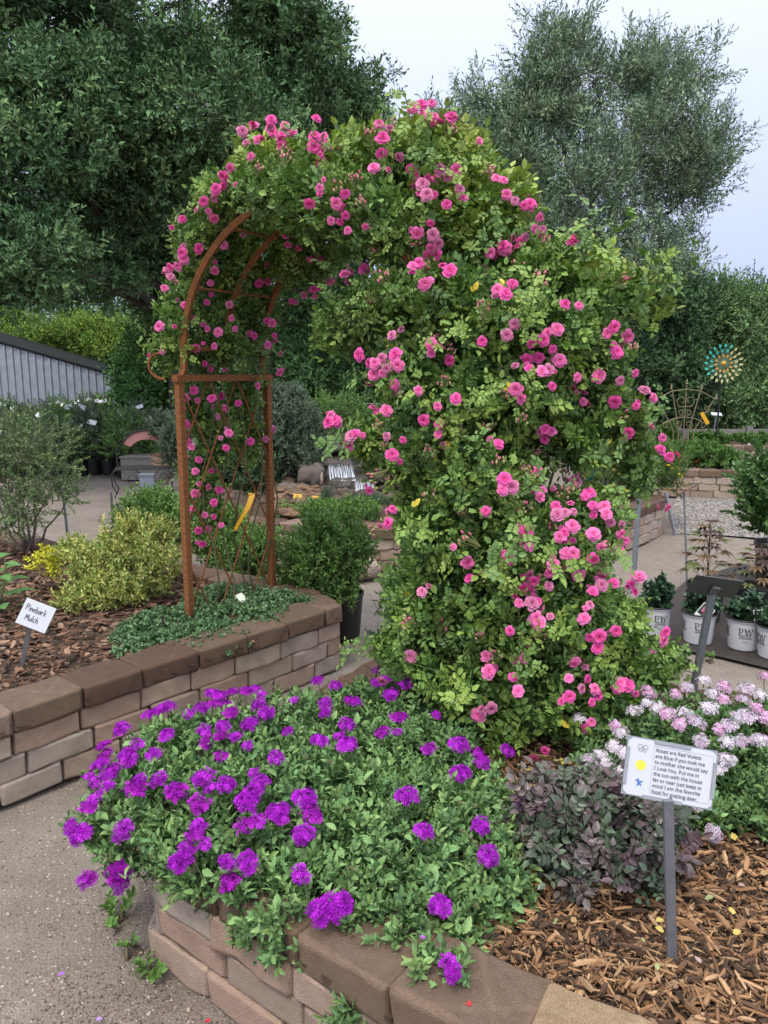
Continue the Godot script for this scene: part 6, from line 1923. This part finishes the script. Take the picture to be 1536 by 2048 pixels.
	part("pot", pot_mesh(0.13, 0.155, 0.16, 0.025, Color(0.016, 0.016, 0.018)), M.black, t3)
	part("soil", soil_disc(0.148, 0.13), M.plain, t3)
	maroon(t3, palm, pmats, 0.14, 0.36, 30, 0.14)
	var fresh := [twig(911, 18, 0.055, 0.032, 0.2, 0.9, true, stem, [Color(0.09, 0.19, 0.05), Color(0.12, 0.23, 0.06), Color(0.075, 0.16, 0.045)])]
	var p4 := on(1552, 1160, 0.01)
	potted("potted_shrub", "tall green shrub in a black pot at the edge of the gravel", p4, 0.19, 0.33, [blob(1530, 990, 6.15, 40, 70, 0.24), blob(1565, 960, 6.15, 60, 60, 0.26), blob(1548, 1040, 6.15, 40, 40, 0.2)], 330, fresh, M.gloss_leaf, O)
	# poles
	for e in [[1279, 978, 2.03, -6.1, 0.021, "leaning galvanized pole against the rose's right side"], [1331, 985, 3.2, -8.3, 0.02, "galvanized pole at the corner of the raised bed with yellow flowers"], [1478, 944, 5.1, -10.6, 0.022, "galvanized pole at the corner of the far raised bed"]]:
		var foot := Vector3(e[2], -0.02, e[3])
		var tp := off(e[0], e[1], -foot.z)
		var m := MB.new()
		m.rod(Vector3.ZERO, tp - foot, e[4], 10, Color(0.85, 0.88, 0.92))
		tag(part("pole", m.mesh(), M.galv, self, Transform3D(Basis.IDENTITY, foot)), e[5], "pole")
	# sign seen edge on, on a thin pole
	var f5 := on(1375, 1186, 0.0)
	var s5 := thing("plant_sign", "tilted dark plate sign seen edge on, on a thin grey pole", "sign", f5)
	var q5 := off(1368, 985, -f5.z) - f5
	var m5 := MB.new()
	m5.rod(Vector3(0, -0.02, 0), q5, 0.008, 7, Color(0.8, 0.82, 0.85))
	part("stake", m5.mesh(), M.galv, s5)
	part("plate", card(0.2, 0.006, 0.12, Color(0.3, 0.3, 0.3)), M.galv, s5, Transform3D(Basis.from_euler(Vector3(-0.16, -0.38, 0.6)), q5 + Vector3(0.045, 0.03, 0)))

	# middle raised bed with yellow flowers
	block_wall("raised_bed_wall", "block wall with an outer corner below the yellow flowers", [Vector2(0.9, -7.35), Vector2(1.5, -7.25), Vector2(2.2, -7.3), Vector2(2.7, -7.85), Vector2(3.13, -8.4), Vector2(2.6, -9.6)], -1.0, 4)
	var mp := [Vector2(0.9, -7.4), Vector2(2.2, -7.4), Vector2(2.7, -7.95), Vector2(3.08, -8.4), Vector2(2.6, -9.6), Vector2(0.9, -9.6)]
	struct("flower_bed_soil", heap(0.8, 3.2, -9.7, -7.3, mp, 0.33, 0.04, 24, 24, 15), M.soil)
	var yb := []
	for b in [[1230, 955, 8.6, 60, 32, 0.3], [1310, 935, 8.8, 45, 40, 0.3], [1190, 920, 8.9, 50, 40, 0.3], [1270, 910, 9.2, 60, 36, 0.3], [1338, 955, 8.6, 22, 24, 0.2]]:
		yb.append(blob(b[0], b[1], b[2], b[3], b[4], b[5]))
	var daisy := [twig(921, 20, 0.045, 0.016, 0.15, 0.9, false, Color(0.12, 0.16, 0.06), [Color(0.10, 0.18, 0.05), Color(0.13, 0.21, 0.06)])]
	var yp := shrub("yellow_daisies", "leafy green mound with small yellow daisies in the block bed", "flowers", Vector3(2.5, 0.33, -8.8), yb, 900, daisy, M.leaf, {"shell": 0.6, "place_depth": 0.2, "up": 0.6, "wild": 0.5, "over": 0.15, "ymin": 0.36}, "", 6)
	var dz := MB.new()
	for q in 9:
		var a := TAU * q / 9.0
		dz.leaf(Vector3.ZERO, Vector3(cos(a), 0.2, sin(a)).normalized(), Vector3.UP, 0.028, 0.012, Color(0.8, 0.56, 0.03), 0.1, false, 0.0)
	dz.lathe(Vector3.ZERO, [[0.008, 0.0], [0.006, 0.006], [0.0, 0.008]], 7, Color(0.5, 0.28, 0.02))
	dz.tube(PackedVector3Array([Vector3(0, -0.07, 0), Vector3.ZERO]), 0.0015, 0.0015, 4, Color(0.14, 0.2, 0.07), false)
	leaf_parts(yp, "flower", yb, 60, [dz.mesh()], [M.petal], {"shell": 0.03, "place_depth": 0.02, "up": 0.5, "wild": 0.4, "s0": 0.8, "s1": 1.2, "over": 0.14, "ymin": 0.4})
	# far raised beds
	block_wall("raised_bed_wall", "block wall of the farther raised bed beyond the gravel", [Vector2(3.6, -11.0), Vector2(4.3, -10.9), Vector2(5.05, -10.72), Vector2(5.9, -12.0), Vector2(6.6, -13.0)], -1.0, 4)
	struct("flower_bed_soil", heap(3.5, 7.0, -13.4, -10.7, [Vector2(3.6, -11.1), Vector2(5.0, -10.85), Vector2(5.8, -12.0), Vector2(6.5, -13.0), Vector2(6.4, -13.3), Vector2(3.6, -13.3)], 0.33, 0.04, 24, 18, 16), M.soil)
	block_wall("raised_bed_wall", "block wall of the farthest raised bed, in front of the timber wall", [Vector2(4.0, -13.6), Vector2(5.5, -13.5), Vector2(8.5, -13.3)], -1.0, 5)
	struct("flower_bed_soil", heap(3.9, 8.6, -16.0, -13.4, [Vector2(4.0, -13.7), Vector2(8.5, -13.4), Vector2(8.5, -16.0), Vector2(4.0, -16.0)], 0.42, 0.04, 24, 14, 17), M.soil)
	var beds := [
		["bedding_plants", "green plants with small red flowers in the farther raised bed", [[1360, 915, 11.4, 40, 16, 0.3], [1400, 912, 11.5, 40, 16, 0.3]], Color(0.6, 0.07, 0.05), 14, 0.33],
		["bedding_plants", "light green leafy plants in the farther raised bed, near its corner pole", [[1432, 922, 11.2, 28, 14, 0.2], [1455, 925, 11.2, 18, 12, 0.2]], Color(0.6, 0.45, 0.6), 3, 0.33],
		["bedding_plants", "light green plants in front of the timber wall below the wind spinner", [[1425, 885, 14.4, 30, 9, 0.3], [1400, 888, 14.6, 20, 8, 0.3]], Color(0.5, 0.15, 0.4), 2, 0.42],
		["bedding_plants", "low plants with pale flowers at the right of the farthest bed", [[1500, 890, 14.3, 30, 8, 0.3], [1530, 888, 14.3, 20, 8, 0.3]], Color(0.8, 0.75, 0.75), 10, 0.42],
		["bedding_plants", "dark strappy plant at the trellis foot", [[1335, 875, 14.4, 14, 18, 0.15]], Color(0.6, 0.5, 0.1), 2, 0.42],
	]
	var bed_twig := [twig(931, 18, 0.06, 0.03, 0.14, 1.0, false, Color(0.12, 0.16, 0.06), [Color(0.13, 0.24, 0.06), Color(0.10, 0.2, 0.05), Color(0.17, 0.28, 0.07)])]
	for s in beds:
		var b2 := []
		var c := Vector3.ZERO
		for b in s[2]:
			b2.append(blob(b[0], b[1], b[2], b[3], b[4], b[5]))
			c += b2[-1][0]
		c /= b2.size()
		var o := shrub(s[0], s[1], "flowers", Vector3(c.x, s[5], c.z), b2, 220, bed_twig, M.leaf, {"shell": 0.8, "place_depth": 0.3, "up": 0.6, "wild": 0.5, "over": 0.15, "ymin": s[5] + 0.03}, "", 4)
		var fm := mat("small_petal", s[3], 0.6, false)
		var fl := MB.new()
		for q in 5:
			var a := TAU * q / 5.0
			fl.leaf(Vector3.ZERO, Vector3(cos(a), 0.3, sin(a)).normalized(), Vector3.UP, 0.03, 0.025, Color(1, 1, 1), 0.1, false, 0.0)
		fl.tube(PackedVector3Array([Vector3(0, -0.06, 0), Vector3.ZERO]), 0.002, 0.002, 4, Color(1, 1, 1), false)
		leaf_parts(o, "flower", b2, s[4], [fl.mesh()], [fm], {"shell": 0.03, "place_depth": 0.02, "up": 0.5, "wild": 0.4, "s0": 0.8, "s1": 1.2, "over": 0.14})
	build_trellis()
	build_spinner()
	# small white sign by the spinner
	var f6 := Vector3(off(1425, 856, 14.6).x, 0.42, -14.6)
	var s6 := thing("plant_sign", "small white slanted sign on a stake below the wind spinner", "sign", f6)
	var q6 := off(1433, 828, 14.6) - f6
	post_box(s6, "stake", Vector3.ZERO, q6, 0.02, 0.02, Color(0.7, 0.72, 0.75), M.galv)
	part("card", card(0.19, 0.09, 0.005, Color(0.75, 0.78, 0.8)), M.paper, s6, facing(q6, 1.0, -0.1))

func maroon(t: Node3D, palm: Mesh, mats: Array, y0: float, tall: float, n: int, spread: float) -> void:
	var sb := MB.new()
	for i in n:
		var f := float(i) / n
		var a := i * 2.4
		var r := spread * (1.15 - f) + 0.02
		var p := Vector3(cos(a) * r, y0 + tall * (0.15 + 0.8 * f), sin(a) * r)
		part("leaf", palm, mats[i % mats.size()], t, Transform3D(Basis(Vector3.UP, PI / 2 - a) * Basis(Vector3.RIGHT, rng.randf_range(-0.2, 0.7)), p).scaled_local(Vector3.ONE * rng.randf_range(0.8, 1.2)))
		sb.tube(PackedVector3Array([Vector3(0, y0 + tall * 0.7 * f, 0), p - Vector3(cos(a), 0, sin(a)) * 0.04]), 0.0022, 0.0018, 4, Color(0.14, 0.1, 0.06), false)
	sb.tube(PackedVector3Array([Vector3(0.01, y0 - 0.03, 0), Vector3(0, y0 + tall * 0.5, 0.01), Vector3(0.0, y0 + tall * 0.95, 0)]), 0.006, 0.003, 6, Color(0.13, 0.1, 0.06))
	part("stem", sb.mesh(), M.plain, t)

func build_trellis() -> void:
	var foot := Vector3(off(1366, 880, 13.9).x, 0.42, -13.9)
	var t := thing("scrolled_trellis", "fan shaped wrought iron trellis with scrolls in the farthest bed", "trellis", foot)
	var br := mat("bronze_iron", Color(0.24, 0.2, 0.11), 0.6, false, 0.3)
	var H := off(1366, 765, 13.9).y - 0.42
	for k in 5:
		var f := (k - 2) / 2.0
		var tip := Vector3(f * 0.54, H * (1.0 - 0.2 * f * f) + (0.03 if k == 2 else 0.0), 0)
		var m := MB.new()
		m.tube(PackedVector3Array([Vector3(f * 0.17, -0.05, 0), Vector3(f * 0.19, H * 0.28, 0), tip]), 0.01, 0.009, 6, Color(1, 1, 1))
		m.lathe(tip, [[0.01, -0.07], [0.026, -0.05], [0.012, -0.03], [0.02, -0.015], [0.0, 0.05]], 7, Color(1, 1, 1))
		part("rod", m.mesh(), br, t)
	for h in [[0.52, 0.86, 0.10], [0.40, 0.44, 0.07]]:
		var m := MB.new()
		m.tube(PackedVector3Array([Vector3(-h[0], H * h[1] - h[2] * 1.3, 0.004), Vector3(-h[0] * 0.5, H * h[1] + 0.01, 0.004), Vector3(0, H * h[1] + 0.045, 0.004), Vector3(h[0] * 0.5, H * h[1] + 0.01, 0.004), Vector3(h[0], H * h[1] - h[2] * 1.3, 0.004)]), 0.009, 0.009, 6, Color(1, 1, 1))
		part("arched_bar", m.mesh(), br, t)
	for s in [-1.0, 1.0]:
		for e in [[0.07, 0.72, 0.11, 0.03], [0.08, 0.36, 0.09, 0.025], [0.38, 0.6, 0.07, 0.02], [0.33, 0.36, 0.06, 0.018], [0.06, 0.55, 0.06, 0.018]]:
			var m := MB.new()
			m.tube(spiral(Vector3(s * e[0], H * e[1], 0), Vector3.RIGHT * s, Vector3.UP, e[2], e[3], -2.2, 4.6, 22), 0.007, 0.006, 5, Color(1, 1, 1))
			part("scroll", m.mesh(), br, t)
	var rb := MB.new()
	var q := off(1403, 825, 13.86) - foot
	var e0 := off(1416, 848, 13.86) - foot
	var wv := Vector3(0.03, 0.015, 0)
	rb.quad(q - wv, q + wv, e0 + wv, e0 - wv, Color(0.8, 0.42, 0.02))
	var ro := part("ribbon", rb.mesh(), M.ribbon, self, Transform3D(Basis.IDENTITY, foot))
	tag(ro, "orange ribbon tied to the scrolled trellis", "ribbon")

func build_spinner() -> void:
	var c := off(1447, 727, 14.2)
	var foot := Vector3(off(1433, 870, 14.2).x, 0.40, -14.2)
	var t := thing("wind_spinner", "turquoise and copper flower shaped wind spinner on a black pole", "wind spinner", foot)
	var m := MB.new()
	m.tube(PackedVector3Array([Vector3(0, -0.05, 0), c - foot + Vector3(0, 0, -0.06)]), 0.02, 0.014, 8, Color(1, 1, 1))
	part("pole", m.mesh(), M.iron, t)
	var hub := MB.new()
	hub.lathe(Vector3.ZERO, [[0.05, -0.03], [0.05, 0.0], [0.03, 0.03], [0.0, 0.045]], 12, Color(0.55, 0.32, 0.05))
	var tip := Transform3D(Basis(Vector3.RIGHT, PI / 2), c - foot)
	part("hub", hub.mesh(), M.plain, t, tip)
	for ring in [[12, 0.11, 0.07, Color(0.6, 0.3, 0.05)], [16, 0.19, 0.08, Color(0.06, 0.42, 0.36)], [20, 0.28, 0.08, Color(0.07, 0.5, 0.42)]]:
		for i in ring[0]:
			var a: float = TAU * i / ring[0] + ring[1]
			var d := Vector3(cos(a), sin(a), 0)
			var col: Color = ring[3]
			if ring[0] > 12 and (d.x > 0.55 or d.y < -0.75):
				col = Color(0.5, 0.46, 0.22)
			var p := MB.new()
			p.leaf(d * ring[1], (d + Vector3(0, 0, 0.25)).normalized(), Vector3.BACK, ring[2], ring[2] * 0.62, col, 0.4, true, 0.1)
			p.rod(d * 0.03, d * ring[1], 0.005, 4, Color(0.35, 0.2, 0.04) if ring[0] == 12 else Color(0.08, 0.22, 0.18))
			part("blade", p.mesh(), M.plain, t, Transform3D(Basis.IDENTITY, c - foot))

func build_small_details() -> void:
	# weeds at wall feet
	var wt := [twig(951, 9, 0.035, 0.02, 0.04, 1.2, true, Color(0.14, 0.2, 0.06), [Color(0.13, 0.25, 0.06), Color(0.16, 0.29, 0.07)])]
	for e in [[232, 1840, "small weed growing in the path left of the near wall", 7, 0.05], [185, 1560, "tiny weed at the foot of the long curved wall", 4, 0.03], [305, 1950, "young weed with upright leaves against the near wall's foot", 5, 0.03], [262, 1905, "single seedling at the near wall's left corner", 2, 0.02], [1350, 1315, "small weed at the edge of the black weed fabric", 4, 0.04], [1420, 1320, "tiny weed in front of the white pots", 3, 0.03]]:
		var p := on(e[0], e[1], 0.0)
		shrub("weed", e[2], "weed", p, [[p + Vector3(0, 0.012, 0), Vector3(e[4], 0.012, e[4])]], e[3], wt, M.leaf, {"shell": 0.9, "place_depth": 1.0, "up": 0.7, "wild": 0.4, "s0": 0.7, "s1": 1.1, "ymin": 0.0}, "", 2)
	# fallen petals and leaves
	var fp := MB.new()
	fp.leaf(Vector3.ZERO, Vector3(0, 0.1, 1).normalized(), Vector3.UP, 0.02, 0.016, Color(1, 1, 1), 0.3, true, -0.1)
	var pm := fp.mesh()
	for e in [[205, 2035, 0.012, Color(0.45, 0.25, 0.62), "fallen lilac petal on the dark soil"], [410, 2040, 0.014, Color(0.55, 0.02, 0.05), "fallen red petal on the dark soil at the near wall"], [932, 2002, 0.402, Color(0.6, 0.03, 0.03), "red petal lying on the cap block joint"], [848, 1870, 0.43, Color(0.42, 0.12, 0.62), "loose lilac floret on the verbena leaves above the cap block"], [116, 1950, 0.012, Color(0.3, 0.1, 0.5), "fallen purple petal on the sandy path"]]:
		var m := mat("fallen_petal", e[3], 0.6, false)
		tag(part("petal", pm, m, self, Transform3D(Basis(Vector3.UP, rng.randf() * TAU), on(e[0], e[1], e[2]))), e[4], "petal")
	# leaf litter under the rose and on the mulch
	var ts := []
	var cs := []
	for i in 260:
		var p := Vector3(rng.randf_range(0.3, 1.2), 0.365 + 0.02 * rng.randf(), rng.randf_range(-2.95, -2.45))
		if i % 4 == 0:
			p = Vector3(rng.randf_range(0.35, 1.5), 0.372, rng.randf_range(-2.2, -1.3))
		ts.append(Transform3D(Basis.from_euler(Vector3(rng.randf_range(-0.5, 0.5), rng.randf() * TAU, rng.randf_range(-0.5, 0.5))).scaled(Vector3.ONE * rng.randf_range(0.7, 1.3)), p))
		cs.append([Color(0.35, 0.22, 0.1), Color(0.5, 0.4, 0.1), Color(0.22, 0.13, 0.07), Color(0.3, 0.34, 0.14), Color(0.4, 0.26, 0.24)][rng.randi() % 5])
	var o := scatter("leaf_litter", pm, M.plain, ts, cs, self)
	tag(o, "dry fallen leaves and petals on the soil below the rose", "leaf litter", "", "stuff")
